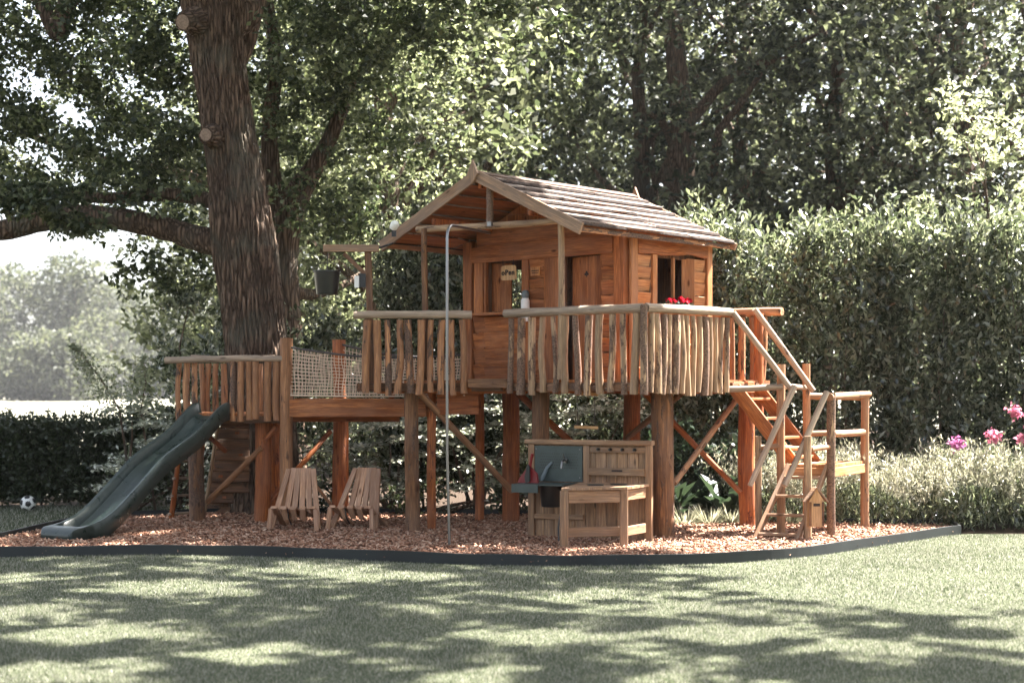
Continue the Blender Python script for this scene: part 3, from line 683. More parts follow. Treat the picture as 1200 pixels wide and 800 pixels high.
boxes('lamp_glass', [(lo + Vector((-.035, 0, -.065)), Vector((.05, 0, 0)), Vector((0, .05, 0)), Z * .13)], 'white', LN_)
so_ = P(461, 272, 17.9); SP = thing('spotlight', 'small spotlight above the left eave of the cabin', 'spotlight', so_)
boxes('spot_bracket', [(so_ + Vector((-.02, 0, -.05)), Vector((.05, 0, 0)), Vector((0, .04, 0)), Z * .09)], 'black', SP)
lathe('spot_head', [(.001, 0), (.045, 0), (.05, .06), (.03, .09), (.001, .09)], so_ + Z * .05, 'white', SP, 16, axis=(.3, -.6, .5))
log('spot_arm', P(443, 291, 17.9), P(461, 285, 17.9), .012, 'black', SP, n=6, seg=1)

# ================= ROPE BRIDGE =================
RB = thing('rope_bridge', 'short rope net bridge with timber beams between tree platform and deck', 'bridge', (-1.8, 18.8, 0))
post(336, 18.75, .078, P(336, 396, 18.75).z, 'logwarm', name='bridge_post', par=RB); post(397, 19.9, .085, P(396, 398, 19.9).z, 'post', name='bridge_post', par=RB)
post(404, 20.1, .045, 1.4, 'post', name='bridge_post', par=RB)
board('bridge_beam', P(341, 478, 18.65), P(500, 477.5, 17.97), .205, .07, (.26, -.96, 0), 'board', RB, bevel=.008)
board('bridge_beam', P(342, 490, 19.5), P(468, 490, 19.7), .085, .07, (0, -1, 0), 'post', RB)
for k in range(11):
    t = (k + .5) / 11; a = P(344, 0, 18.8).lerp(P(520, 0, 18.2), t); b = P(352, 0, 19.7).lerp(P(520, 0, 19.4), t); a.z = b.z = 1.515
    board('bridge_tread', a, b, .15, .03, (0, 0, 1), 'board', RB)
brace((324, 500), 19.0, (310, 515), 19.0, .03, 'post', RB); brace((387, 505), 19.8, (317, 586), 19.2, .034, 'post', RB); brace((352, 546), 19.9, (392, 596), 20.0, .022, 'stair', RB)
board('cleat', P(463, 456, 18.3), P(456, 472, 18.3), .06, .04, (0, -1, 0), 'post', RB)
def net(A, B, zt, zb, nx, nz, sag, bow=.04):
    segs = []; A, B = Vector(A), Vector(B)
    def q(s, t):
        p = A.lerp(B, s); zz = zt(s) + (zb(s) - zt(s)) * t; k = 4 * s * (1 - s)
        return Vector((p.x + .008 * math.sin(9 * t + 13 * s), p.y + bow * math.sin(math.pi * t) * k + .01 * math.sin(17 * s + 5 * t), zz))
    for i in range(nx + 1): segs.append(([q(i / nx, t / 6) + Vector((.006 * math.sin(i * 3 + t), 0, 0)) for t in range(7)], .0052))
    for j in range(1, nz): segs.append(([q(s / 14, j / nz) for s in range(15)], .0052))
    return segs
bA, bB = (P(341, 0, 18.72)), (P(545, 0, 17.95))
cat = lambda z0, z1, sg: (lambda s: z0 + (z1 - z0) * s - sg * math.sin(math.pi * min(1, s * 1.0)))
nf = net((bA.x, bA.y, 0), (bB.x, bB.y, 0), cat(2.11, 2.02, .07), lambda s: 1.555, 46, 13, .06)
stuff(multi('rope_net', nf, 'rope', RB, 4))
rA, rB = P(400, 0, 19.85), P(548, 0, 19.4)
stuff(multi('rope_net', net((rA.x, rA.y, 0), (rB.x, rB.y, 0), cat(2.18, 2.05, .08), lambda s: 1.555, 34, 13, -.05) + net((P(346, 0, 19.8).x, 19.8, 0), (rA.x, rA.y, 0), cat(2.15, 2.15, .04), lambda s: 1.555, 14, 13, -.03), 'rope', RB, 4))
def ropeline(A, B, z0, z1, sg, r=.013, mat='darkrope'):
    return tube('hand_rope', [Vector((A[0] + (B[0] - A[0]) * t, A[1] + (B[1] - A[1]) * t, z0 + (z1 - z0) * t - sg * math.sin(math.pi * t))) for t in np.linspace(0, 1, 14)], r, mat, RB, 7)
ropeline((bA.x, bA.y), (bB.x, bB.y), 2.13, 2.03, .075); ropeline((rA.x, rA.y), (rB.x, rB.y), 2.20, 2.06, .08)
ropeline((bA.x, bA.y - .02), (bB.x, bB.y - .02), 1.57, 1.57, .012, .009, 'rope')

# ================= TREE PLATFORM =================
TP = thing('tree_platform', 'low round platform with bark edged balusters beside the oak trunk', 'platform', (-3.4, 19.3, 0))
pf = [(-2.72, 18.78), (-3.3, 18.68), (-3.78, 18.85), (-4.05, 19.2), (-3.95, 19.9), (-3.6, 20.15), (-2.8, 20.1), (-2.65, 19.6)]
for k in range(10):
    y0 = 18.66 + k * .15
    A_ = clip([Vector((*p, 1.33)) for p in pf], lambda p: p.y - y0)
    if len(A_) > 2: A_ = clip(A_, lambda p: y0 + .143 - p.y)
    if len(A_) > 2: prism('floor_board', A_, (0, 0, .03), 'board', TP)
for a_, b_ in (((-2.72, 18.8), (-3.3, 18.72)), ((-3.8, 18.9), (-4.03, 19.2)), ((-3.95, 19.95), (-2.8, 20.12))):
    board('rim_board', (*a_, 1.285), (*b_, 1.285), .085, .04, (0, -1, 0), 'oldpost', TP)
for px, Y in ((210, 19.05), (219.5, 19.0), (228, 18.95), (236, 20.0), (253, 20.05), (273, 18.72), (282.5, 18.72), (291.5, 18.72), (299.5, 18.72), (314, 18.74), (324, 18.76), (244, 20.05), (262, 20.05), (305, 20.05)):
    p = P(px, 0, Y); zb = 1.27 if Y < 19.5 else 1.36
    log('baluster', (p.x + random.uniform(-.01, .01), p.y, zb + random.uniform(-.02, .02)), (p.x, p.y, 1.965), random.uniform(.032, .045), 'logwarm', TP, bend=.012, seg=6)
log('handrail', P(194, 422, 18.95), P(264, 420, 18.78), .042, 'rail', TP, bend=.01, n=10); log('handrail', P(258, 421, 18.74), P(331, 420, 18.72), .040, 'rail', TP, bend=.01, n=10)
log('handrail', P(224, 419, 20.05), P(322, 419, 20.0), .04, 'rail', TP, bend=.02, n=10)
post(231, 19.3, .095, 1.28, 'oldpost', px2=229, par=TP); post(308, 19.1, .10, 1.28, 'post', par=TP); post(322, 19.9, .07, 1.28, 'post', par=TP)
brace((307, 524), 19.0, (243, 588), 19.4, .037, 'logwarm', TP); brace((240, 507), 19.4, (264, 528), 20.0, .03, 'post', TP)
board('cross_board', P(300, 487, 19.0), P(331, 487, 19.0), .045, .03, (0, -1, 0), 'post', TP)
CW = thing('climbing_wall', 'leaning plank climbing wall under the tree platform', 'climbing wall', (-3.7, 20.5, 0))
for k in range(9):
    t0 = (k + .5) / 9; yb = 20.6 - .65 * t0; zz = .04 + 1.25 * t0; l = P(238 + 22 * t0, 0, yb); r_ = P(292, 0, yb)
    board('climbing_plank', (l.x, yb, zz), (r_.x, yb, zz), .138, .03, (0, -.9, .45), 'oldpost', CW)
    if k % 2: boxes('foothold', [(Vector((l.x + .12 + .1 * (k % 3), yb - .06, zz)), Vector((.05, 0, 0)), Vector((0, -.03, 0)), Z * .03)], 'post', CW)
log('side_pole', P(240, 600, 20.5), P(256, 495, 19.9), .026, 'log', CW)
LD = thing('ladder', 'small round pole ladder leaning against the tree platform behind the slide', 'ladder', G(199, 613))
la, lb = P(200, 613, 19.55), P(214, 500, 19.35); ra, rb_ = P(226, 611, 19.9), P(240, 500, 19.7)
log('ladder_pole', la, lb, .032, 'post', LD); log('ladder_pole', ra, rb_, .032, 'post', LD)
for t in (.10, .29, .47, .65, .83): log('rung', la.lerp(lb, t) - (ra - la) * .15, ra.lerp(rb_, t), .017, 'rail', LD, n=7, seg=2)

# ================= SLIDE =================
sb, st = Vector((-4.70, 16.93, 0)), Vector((-3.53, 18.75, 0)); sdir = (st - sb).normalized(); sp = Vector((sdir.y, -sdir.x, 0)); SLN = (st - sb).length
key = [(-.06, .17), (0, .19), (.08, .215), (.19, .32), (.38, .63), (.52, .88), (.66, 1.03), (.78, 1.16), (.88, 1.32), (.96, 1.47), (1.0, 1.50), (1.05, 1.48)]
ks, kz = zip(*key)
V = []; Fc = []; ns = 48
prof = [(-.265, -.20), (-.262, -.02), (-.25, .0), (-.225, .0), (-.205, -.015), (-.185, -.115), (-.12, -.15), (0, -.158), (.12, -.15), (.185, -.115), (.205, -.015), (.225, .0), (.25, .0), (.262, -.02), (.265, -.20)]
def sm(s):
    return float(np.mean([np.interp(s + d, ks, kz) for d in (-.05, -.025, 0, .025, .05)]))
for i in range(ns + 1):
    s = -.03 + 1.04 * i / ns; zr = sm(s); cpos = sb + sdir * (SLN * s)
    for (x, z) in prof:
        fl = min(1, max(0, (s + .02) / .14)); fl = fl * fl * (3 - 2 * fl)
        zz = zr + (z if z <= -.19 else z * fl - .0 * (1 - fl)); V.append(cpos + sp * x + Z * max(zz, .045))
m_ = len(prof)
for i in range(ns):
    for j in range(m_ - 1): a = i * m_ + j; Fc.append((a, a + 1, a + 1 + m_, a + m_))
# rounded nose
for k in range(1, 5):
    a = R(k * 22.5); cpos = sb + sdir * (SLN * -.03) - sdir * (.13 * math.sin(a)); zr = sm(-.03)
    for (x, z) in prof: f = 1 - .28 * (1 - math.cos(a)); top_ = zr + z; top_ = zr - (.2 if z <= -.19 else .0); V.append(cpos + sp * x * f + Z * max(.045, (top_ - .045) * math.cos(a) ** .6 * (1 if k < 4 else 0) + .045))
base = (ns + 1) * m_
for j in range(m_ - 1): Fc.append((j + 1, j, base + j, base + j + 1))
for k in range(3):
    for j in range(m_ - 1): a = base + k * m_ + j; Fc.append((a + 1, a, a + m_, a + m_ + 1))
SLo = thing('slide', 'dark green plastic wave slide running from tree platform down to the wood chips', 'slide', sb)
me = me_from('chute', V, Fc, True); bm = bmesh.new(); bm.from_mesh(me); bmesh.ops.recalc_face_normals(bm, faces=bm.faces); bm.to_mesh(me); bm.free()
ch = link('chute', me, 'slide', SLo); sf = ch.modifiers.new('solid', 'SOLIDIFY'); sf.thickness = .008; sf.offset = 0

# ================= STAIRS =================
ST = thing('staircase', 'wooden staircase with half landing and pole handrails at the right end of deck', 'staircase', (3.1, 17.5, 0))
Bq = Vector((2.97, 17.42, 0)); Eq = Vector((3.46, 17.3, 0)); Fq_ = Vector((4.06, 18.36, 0)); Cq_ = Vector((3.38, 18.25, 0))
LZ = .82
def sp_(p, z0, z1, r, mat='stair'): return log('newel_post', Vector((p.x, p.y, z0)), Vector((p.x, p.y, z1)), r, mat, ST, bend=.008, n=11, seg=6)
sp_(P(915.5, 0, 17.4), -.03, 1.91, .047); sp_(P(945, 0, 18.2), -.03, 1.93, .046); sp_(P(974.5, 0, 17.25), -.03, 1.60, .048, 'log'); sp_(P(1014, 0, 18.36), -.03, 1.60, .050)
sp_(P(888.5, 0, 17.35), -.03, 1.13, .036, 'log'); sp_(P(946.5, 0, 16.9), -.03, 1.14, .044, 'log')
# landing boards
for k in range(7):
    t0, t1 = k / 7 + .004, (k + 1) / 7 - .004
    prism('landing_board', [Bq.lerp(Cq_, t0) + Z * (LZ - .03), Eq.lerp(Fq_, t0) + Z * (LZ - .03), Eq.lerp(Fq_, t1) + Z * (LZ - .03), Bq.lerp(Cq_, t1) + Z * (LZ - .03)], Z * .03, 'sideboard', ST)
for a_, b_ in ((Eq, Fq_), (Bq, Cq_), (Bq, Eq), (Cq_, Fq_)):
    p, q = shrink(a_, b_, .03); board('landing_beam', p + Z * (LZ - .085), q + Z * (LZ - .085), .10, .04, Vector((q.y - p.y, p.x - q.x, 0)), 'sideboard', ST)
# upper flight
def flight(a0, a1, b0, b1, n, w, mat='board', tw=.13, rail=False):
    for p, q in ((a0, a1), (b0, b1)): board('stringer', p, q, w, .035, Vector((-(b0 - a0).x, -(b0 - a0).y, 0)), mat, ST)
    for k in range(n):
        t = (k + .6) / n; p = a0.lerp(a1, t); q = b0.lerp(b1, t); board('tread', p, q, tw, .03, (0, 0, 1), mat, ST)
flight(Vector((2.42, 17.40, 1.66)), Vector((3.12, 17.62, .80)), Vector((2.76, 18.0, 1.66)), Vector((3.44, 18.12, .80)), 4, .15, 'board')
board('stair_head', Vector((2.42, 17.5, 1.66)), Vector((2.72, 17.98, 1.66)), .12, .03, (.85, -.5, 0), 'post', ST)
# lower flight
flight(Vector((3.02, 17.42, .80)), Vector((2.58, 16.98, .02)), Vector((3.42, 17.30, .80)), Vector((3.0, 16.84, .02)), 4, .12, 'roofedge', .11)
rl = lambda a, b, r=.034, mat='rail': log('handrail', a, b, r, mat, ST, n=10, bend=.006)
rl((2.40, 17.34, 2.47), P(931, 461, 17.33)); rl(P(884, 362, 17.95), P(953, 458, 18.05)); rl(P(931, 452, 17.30), P(879, 569, 17.05)); rl(P(969, 459, 17.18), P(919, 569, 16.82))
rl(P(851, 456, 17.35), P(917, 453, 17.36), .034); rl(P(917, 453, 17.4), P(944, 454, 18.15), .032)
rl(P(972, 465, 17.2), P(1018, 462, 18.36), .043, 'stair'); rl(P(948, 464, 18.2), P(1012, 466, 18.4), .040, 'stair')
rl(P(976, 508, 17.3), P(1012, 506, 18.34), .038, 'stair'); rl(P(948, 508, 18.25), P(1010, 506, 18.42), .034, 'stair')
rl(P(950, 526, 16.92), P(972, 523, 17.25), .032, 'stair'); rl(P(891, 524, 17.35), P(914, 522, 17.4), .032, 'stair'); rl(P(918, 524, 17.45), P(944, 525, 18.15), .026, 'stair')
# birdhouse
bo = P(957, 617, 16.72); BH = thing('birdhouse', 'small wooden birdhouse with pitched roof and slot on the right stair post', 'birdhouse', bo)
bw_, bd, bh, pkz = .155, .13, .27, .42
prism('house_body', [bo + Vector((-bw_ / 2, 0, 0)), bo + Vector((bw_ / 2, 0, 0)), bo + Vector((bw_ / 2, 0, bh)), bo + Vector((0, 0, .40)), bo + Vector((-bw_ / 2, 0, bh))], (0, bd, 0), 'pale', BH)
for s in (-1, 1):
    a_ = bo + Vector((s * .062, -.012, .335)); board('roof_panel', a_, a_ + Vector((0, bd + .04, 0)), .20, .014, Vector((s * .77, 0, .64)), 'roofedge', BH)
boxes('slot', [(bo + Vector((-.035, -.002, .215)), Vector((.07, 0, 0)), Vector((0, .002, 0)), Z * .03)], 'burn', BH)
boxes('front_trim', [(bo + Vector((-bw_ / 2, -.012, .01)), Vector((.022, 0, 0)), Vector((0, .010, 0)), Z * .25), (bo + Vector((bw_ / 2 - .022, -.012, .01)), Vector((.022, 0, 0)), Vector((0, .010, 0)), Z * .25)], 'oldpost', BH)

# ================= ROPE LADDER UNDER DECK =================
RL_ = thing('rope_ladder', 'small rope ladder with two wooden rungs hanging under the deck', 'rope ladder', P(687, 500, 17.2))
for y_ in (461, 500): board('rung', P(673, y_, 17.2), P(701, y_ + 1, 17.2), .035, .03, (0, -1, 0), 'pale', RL_)
for x_ in (677, 697): log('rope', P(x_, 455, 17.2), P(x_, 501, 17.2), .004, 'darkrope', RL_, n=5, seg=2)

# ================= MUD KITCHEN =================
K0, K1 = Vector((.20, 17.18, 0)), Vector((1.47, 16.62, 0)); kd = (K1 - K0).normalized(); kn = Vector((kd.y, -kd.x, 0))  # kn toward camera
KT = thing('mud_kitchen', 'wooden mud kitchen with grey splashback, hob table and coat hooks', 'toy kitchen', (K0 + K1) / 2)
KL = (K1 - K0).length
def K(t, n_, z): return K0 + kd * t + kn * n_ + Z * z
for k in range(11):
    a = K(.04 + (KL - .08) * (k + .5) / 11, 0, .05); board('back_board', a, a + Z * 1.0, (KL - .08) / 11 - .004, .018, kn, 'kitchen', KT)
for t_ in (.03, KL - .035): board('upright', K(t_, .03, 0), K(t_, .03, 1.06), .07, .06, kn, 'kitchen', KT)
board('upright', K(.66, .03, .55), K(.66, .03, 1.05), .07, .04, kn, 'kitchen', KT)
board('top_rail', K(-.04, .02, 1.075), K(KL + .005, .02, 1.075), .055, .11, kn, 'kitchen', KT, wave=.004, seg=10, bevel=.02)
board('hook_rail', K(.70, .035, 1.00), K(KL - .07, .035, 1.00), .06, .02, kn, 'kitchen', KT)
for k in range(4): lathe('hook', [(.001, 0), (.017, 0), (.017, .035), (.011, .05), (.001, .05)], K(.80 + k * .135, .047, 1.005), 'black', KT, 10, axis=kn)
board('shelf', K(.70, .05, .77), K(KL - .07, .05, .77), .075, .07, kn, 'kitchen', KT)
boxes('shelf_mark', [(K(.96, .088, .775), kd * .12, kn * .002, Z * .018)], 'burn', KT)
sz0 = .62
spl = prism('splashback', [K(.05, .032, .655), K(.615, .032, .655), K(.615, .032, 1.035), K(.05, .032, 1.035)], kn * .012, 'zinc', KT)
for t_ in (.085, .585):
    for z_ in (.70, 1.0): lathe('screw', [(.001, 0), (.008, 0), (.008, .004), (.001, .006)], K(t_, .044, z_), 'steel', KT, 8, axis=kn)
# perforations
Vh = []; Fh = []
for i in range(17):
    for j in range(6):
        c_ = K(.13 + i * .026 + (j % 2) * .013, .0452, .80 + j * .03); o = len(Vh)
        for a in range(6): Vh.append(c_ + kd * .006 * math.cos(a * math.pi / 3) + Z * .006 * math.sin(a * math.pi / 3))
        Fh.append(tuple(range(o, o + 6)))
stuff(link('perforation', me_from('perforation', Vh, Fh), 'burn', KT))
# tap
tube('tap', [K(.43, .045, .88), K(.43, .13, .885), K(.425, .155, .87), K(.42, .16, .80)], [.014, .013, .012, .011], 'steel', KT, 8)
lathe('tap_valve', [(.001, 0), (.026, 0), (.026, .03), (.001, .03)], K(.43, .05, .88), 'steel', KT, 14, axis=kn); tube('tap_lever', [K(.43, .09, .89), K(.415, .10, .95)], .007, 'steel', KT, 6)
# hanging scoop
tube('scoop', [K(.27, .05, .86), K(.22, .07, .80), K(.18, .09, .70), K(.17, .10, .66)], [.012, .018, .022, .01], 'grey', KT, 7)
# sink counter of folded zinc with bowl
def TT(t, n_, z): return K(t, n_, z)
boxes('sink_counter', [(TT(.02, .045, .632), kd * .54, kn * .42, Z * .014), (TT(-.015, .465, .555), kd * .30, kn * .014, Z * .09), (TT(-.015, .04, .555), kd * .014, kn * .425, Z * .09)], 'zinc', KT)
sk = TT(.34, .24, .40); lathe('sink_bowl', [(.001, 0), (.10, 0), (.105, .01), (.13, .235), (.14, .237), (.12, .237), (.095, .02), (.001, .02)], sk, 'black', KT, 24)
# low bench frame at back and bottom rails
board('bottom_rail', K(.06, .035, .28), K(.62, .035, .28), .055, .03, kn, 'kitchen', KT)
# hob table
t0_, t1_ = G(661, 648), G(731, 646); t2_ = K(KL - .05, .07, 0); t3_ = K(.60, .07, 0)
for p_, w_ in ((t0_, .085), (t1_, .085)): board('table_leg', p_ - Z * .02, p_ + Z * .625, w_, .075, (0, -1, 0), 'kitchen', KT, bevel=.012)
tp = [t0_ + Vector((-.03, -.05, 0)), t1_ + Vector((.03, -.05, 0)), t2_ + Vector((.03, 0, 0)), t3_]
nb_ = 5
for k in range(nb_):
    a0, a1 = k / nb_ + .008, (k + 1) / nb_ - .008
    prism('tabletop_board', [tp[0].lerp(tp[3], a0) + Z * .628, tp[1].lerp(tp[2], a0) + Z * .628, tp[1].lerp(tp[2], a1) + Z * .628, tp[0].lerp(tp[3], a1) + Z * .628], Z * .026, 'kitchen', KT)
def apron(p, q, z, h=.11):
    p2, q2 = shrink(p, q, .045); board('apron', p2 + Z * z, q2 + Z * z, h, .028, Vector((q.y - p.y, p.x - q.x, 0)), 'kitchen', KT)
apron(t0_, t1_, .56, .125); apron(t1_, t2_, .565, .105); apron(t0_, t3_, .56); apron(t1_, t2_, .20, .095); apron(t0_ + Vector((0, .1, 0)), t1_ + Vector((0, .1, 0)), .20, .095)
for t_, d_ in ((.38, .45), (.68, .6)):
    c_ = tp[0].lerp(tp[1], t_).lerp(tp[3].lerp(tp[2], t_), d_) + Z * .6545; lathe('hob_plate', [(.001, .0), (.085, 0), (.085, .012), (.001, .014)], c_, 'black', KT, 22)
tube('hose', [K(.50, .30, .60), K(.49, .33, .4), K(.47, .36, .2), K(.50, .42, .05), K(.62, .50, .055)], .009, 'black', KT, 6)
# dustpan set
do = TT(.06, .30, .648); DP_ = thing('dustpan', 'red dustpan with black brush standing on the zinc sink counter', 'dustpan', do)
prism('pan', [do + kd * -.085, do + kd * .15, do + kd * .135 + Z * .10, do + kd * .06 + Z * .17, do + kd * .03 + Z * .165, do + kd * -.055 + Z * .06], -kn * .035, 'red', DP_)
tube('pan_handle', [do + kd * .055 + Z * .15 - kn * .01, do + kd * .075 + Z * .25, do + kd * .09 + Z * .31], [.016, .015, .019], 'red', DP_, 8)
prism('brush', [do + kd * .03 + kn * .02, do + kd * .075 + kn * .02 + Z * .02, do + kd * .075 + kn * .02 + Z * .17, do + kd * .05 + kn * .02 + Z * .2, do + kd * .015 + kn * .02 + Z * .06], kn * .025, 'black', DP_)

# ================= CHAIRS =================
def chair(pos, rot, label, sc=1.0):
    t = link('slat_chair', None, None, None, Matrix.Translation(pos) @ Matrix.Rotation(rot, 4, 'Z')); tag(t, label, 'chair', 'low slatted wooden chairs on the wood chips')
    mw = WM[t]; w3 = lambda x, y, z: mw @ (Vector((x, y, z)) * sc)
    def sl(nm, a, b, w=.045, th=.03): board(nm, w3(*a), w3(*b), w, th, mw.to_3x3() @ Vector((0, -.8, .45)) if nm != 'seat_slat' else (0, 0, 1), 'chair', t, bevel=.004)
    for i in range(6):
        s = i / 5 * 2 - 1; out = abs(s) > .9
        if out: sl('back_slat', (s * .150, .27, .71), (s * .285, -.16, .0), .06)
        else: sl('back_slat', (s * .148, .285, .72), (s * .235, .06, .18), .064)
    for i in range(5):
        s = i / 4 * 2 - 1
        sl('seat_slat', (s * .23, -.26, .285), (s * .20, .20, .16) if abs(s) < .9 else (s * .22, .38, .0), .068)
        if abs(s) < .9: sl('front_slat', (s * .23, -.255, .27), (s * .2, -.15, .14), .06)
    for y_, z_ in ((-.20, .262), (.02, .20)): log('cross_rod', w3(-.27, y_, z_), w3(.27, y_, z_), .009, 'chair', t, n=6, seg=1)
    for s in (-1, 1): sl('front_leg', (s * .265, -.235, .27), (s * .285, -.27, .0), .05)
    tube('strap', [w3(-.06, -.27, .27), w3(-.05, -.26, .16), w3(-.03, -.2, .08)], .008, 'black', t, 6)
chair(G(348, 625) + Z * .045, R(-3), 'low slatted wooden chair, the left one, nearer the slide', .95)
chair(G(420, 624) + Z * .045, R(-17), 'low slatted wooden chair, the right one, nearer the tall deck post', .95)

# ball
fo = G(33, 599); FB = thing('football', 'black and white football on the lawn before the low hedge', 'ball', fo)
bm = bmesh.new(); bmesh.ops.create_icosphere(bm, subdivisions=4, radius=.105)
me = bpy.data.meshes.new('ball'); ico = bmesh.new(); bmesh.ops.create_icosphere(ico, subdivisions=1, radius=1); cs = [vv.co.normalized() for vv in ico.verts]; ico.free()
for f in bm.faces:
    c_ = f.calc_center_median().normalized(); f.material_index = 1 if max(c_.dot(q) for q in cs) > .93 else 0; f.smooth = True
bm.to_mesh(me); bm.free(); me.materials.append(M['white']); me.materials.append(M['black']); link('ball_skin', me, None, FB, Matrix.Translation(fo + Z * .11) @ Matrix.Rotation(.5, 4, 'X'))

# ================= PLANTS =================
def hedge(name, label, A, B, depth, h0, h1, n, leaf, wid, mat, stems=0, topvar=.12, upb=.0):
    A, B = Vector(A), Vector(B); d = (B - A).normalized(); nn = Vector((d.y, -d.x, 0)); L = (B - A).length
    t = thing(name, label, 'hedge', (A + B) / 2)
    s = rng.uniform(0, L, n); q = rng.random(n); hh = h0 + (h1 - h0) * s / L
    z = hh * (1 - rng.random(n) ** 1.25 * .999)
    z = rng.uniform(.05, 1, n) * hh
    bump_ = .22 * np.sin(s * 3.1 + 1.3 * np.sin(z * 1.9)) * np.sin(z * 2.3 + s * .7) + .12 * np.sin(s * 9 + z * 3)
    w = (rng.beta(.9, 1.6, n)) * depth + bump_ * .5
    top_ = topvar * (np.sin(s * 4.3) + np.sin(s * 9.7 + 1) + .7 * np.sin(s * 23)); z = z + top_ * (z / hh) ** 3
    C = np.array(A)[None, :] + np.array(d)[None] * s[:, None] - np.array(nn)[None] * w[:, None]; C[:, 2] = z
    if stems:   # upright shoots: pull leaves toward stem lines
        sx = rng.uniform(0, L, stems); idx = rng.integers(0, stems, n); mk = rng.random(n) < .55
        s2 = sx[idx] + rng.normal(size=n) * .05 + .1 * np.sin(z * 2 + idx); C2 = np.array(A)[None, :] + np.array(d)[None] * s2[:, None] - np.array(nn)[None] * w[:, None]; C2[:, 2] = z * (1 + .06 * np.sin(idx * 1.7)); C[mk] = C2[mk]
    k8 = n // 8 * 8; C = C[:k8]; n = k8; base_ = np.repeat(C[::8], 8, 0); tt = np.tile(np.arange(8), k8 // 8)[:, None] / 7
    tw = rng.normal(size=(k8 // 8, 3)) * .5; tw[:, 2] = np.abs(tw[:, 2]) + upb; tw = np.repeat(unit(tw), 8, 0)
    C = base_ + tw * tt * leaf * 2.6 + rng.normal(size=(n, 3)) * leaf * .12; C[:, 2] = np.maximum(C[:, 2], .03)
    Ax = rng.normal(size=(n, 3)) + tw * .9; Ax[:, 2] += upb * .4; Nn = rng.normal(size=(n, 3)); Nn[:, 2] += .6
    leaves('foliage', C, leaf, wid, mat, t, A=Ax, N=Nn)
    V = []; Fc = []
    for k in range(max(8, stems // 3)):
        x_ = random.uniform(0, L); w_ = random.uniform(.1, depth * .8); p = A + d * x_ - nn * w_
        pts = [p, p + Vector((random.uniform(-.1, .1), 0, h0 * .5)), p + Vector((random.uniform(-.25, .25), 0, (h0 + (h1 - h0) * x_ / L) * .95))]
        v_, f_ = tube_np(pts, [.022, .015, .006], 5); o = len(V); V += v_; Fc += [tuple(i + o for i in g) for g in f_]
    stuff(link('stem', me_from('stem', V, Fc, True), 'bark', t)); return t
hedge('laurel_hedge', 'tall glossy laurel hedge behind the playhouse', (-1.9, 21.9, 0), (9.5, 20.0, 0), 1.0, 3.5, 3.82, 112000, .125, .044, 'laurel', stems=90, upb=.8)
hedge('clipped_hedge', 'low clipped dark hedge along the field on the left', (-10.5, 21.9, 0), (-4.6, 22.0, 0), .9, 1.17, 1.15, 70000, .075, .04, 'hedge', topvar=.025, upb=.2)
# laurel bush left of the oak
def bush(name, label, puffs, dens, leaf, wid, mat, upb=.4, group=None, stemz=None, flat=None):
    x, y = puffs[0][0], puffs[0][1]; t = thing(name, label, 'shrub', (x, y, 0), group)
    C = puff_points(puffs, dens); C = C[C[:, 2] > .03]; n = len(C); Ax = rng.normal(size=(n, 3)); Ax[:, 2] += upb
    Nn = rng.normal(size=(n, 3))
    if flat is not None:
        zc = np.round(C[:, 2] / flat) * flat; C[:, 2] = zc + rng.normal(size=n) * flat * .13 + .06 * np.sin(C[:, 0] * 4 + zc * 7); Ax[:, 2] *= .25; Nn[:, 2] += 2.2
    leaves('foliage', C, leaf, wid, mat, t, A=Ax, N=Nn)
    V = []; Fc = []
    for i, (px_, py_, pz_, r_) in enumerate(puffs):
        v_, f_ = tube_np(limb_pts((x, y, 0), (px_, py_, pz_), .1, 5, .1, i), [.03, .025, .02, .014, .007], 5); o = len(V); V += v_; Fc += [tuple(q + o for q in g) for g in f_]
    link('stems', me_from('stems', V, Fc, True), 'bark', t); return t
bush('laurel_bush', 'upright laurel bush standing left of the oak trunk', [(-4.6, 21.6, .6, .7), (-4.5, 21.7, 1.4, .6), (-4.35, 21.6, 2.1, .5), (-3.9, 21.9, 1.8, .6), (-3.8, 21.8, 2.7, .4), (-4.4, 21.7, 2.75, .28), (-3.6, 21.9, 1.0, .7), (-2.9, 22.0, 1.7, .7), (-2.9, 22.1, 2.5, .5), (-2.3, 22.2, 2.0, .7), (-2.4, 22.2, .9, .8)], 4200, .13, .042, 'laurel', .8)
vib = [('viburnum_shrub', 'white variegated tiered shrub behind the slide', [(-5.0, 20.9, .5, .5), (-4.5, 20.9, 1.0, .5), (-5.0, 21.0, 1.25, .4), (-4.2, 20.9, .5, .5), (-4.0, 21.0, 1.3, .35)]),
       ('viburnum_shrub', 'white variegated tiered shrub between the bridge posts', [(-1.6, 20.9, .95, .6), (-2.1, 20.9, .8, .5), (-1.3, 20.9, 1.2, .5), (-1.7, 20.9, .4, .5)]),
       ('viburnum_shrub', 'white variegated tiered shrub behind the pole and brace', [(-.5, 20.9, .9, .65), (-.9, 20.9, 1.2, .45), (0., 20.9, 1.1, .55), (-.4, 20.9, .4, .5)]),
       ('viburnum_shrub', 'white variegated tiered shrub behind the mud kitchen', [(.9, 20.9, 1.0, .6), (.5, 20.9, 1.2, .5), (1.4, 20.9, 1.2, .5), (.9, 20.9, .5, .6)])]
for nm, lb, pf_ in vib: bush(nm, lb, pf_, 5200, .075, .045, 'viburnum', .1, 'variegated shrubs behind the play area', flat=.19)
bush('dark_shrub', 'dark broad shrub in the deep shade left of the mud kitchen', [(-1.2, 20.3, .25, .4), (.2, 20.4, .3, .45), (-2.4, 20.8, .35, .45), (1.9, 20.3, .4, .5)], 2600, .09, .045, 'hedge', .3)
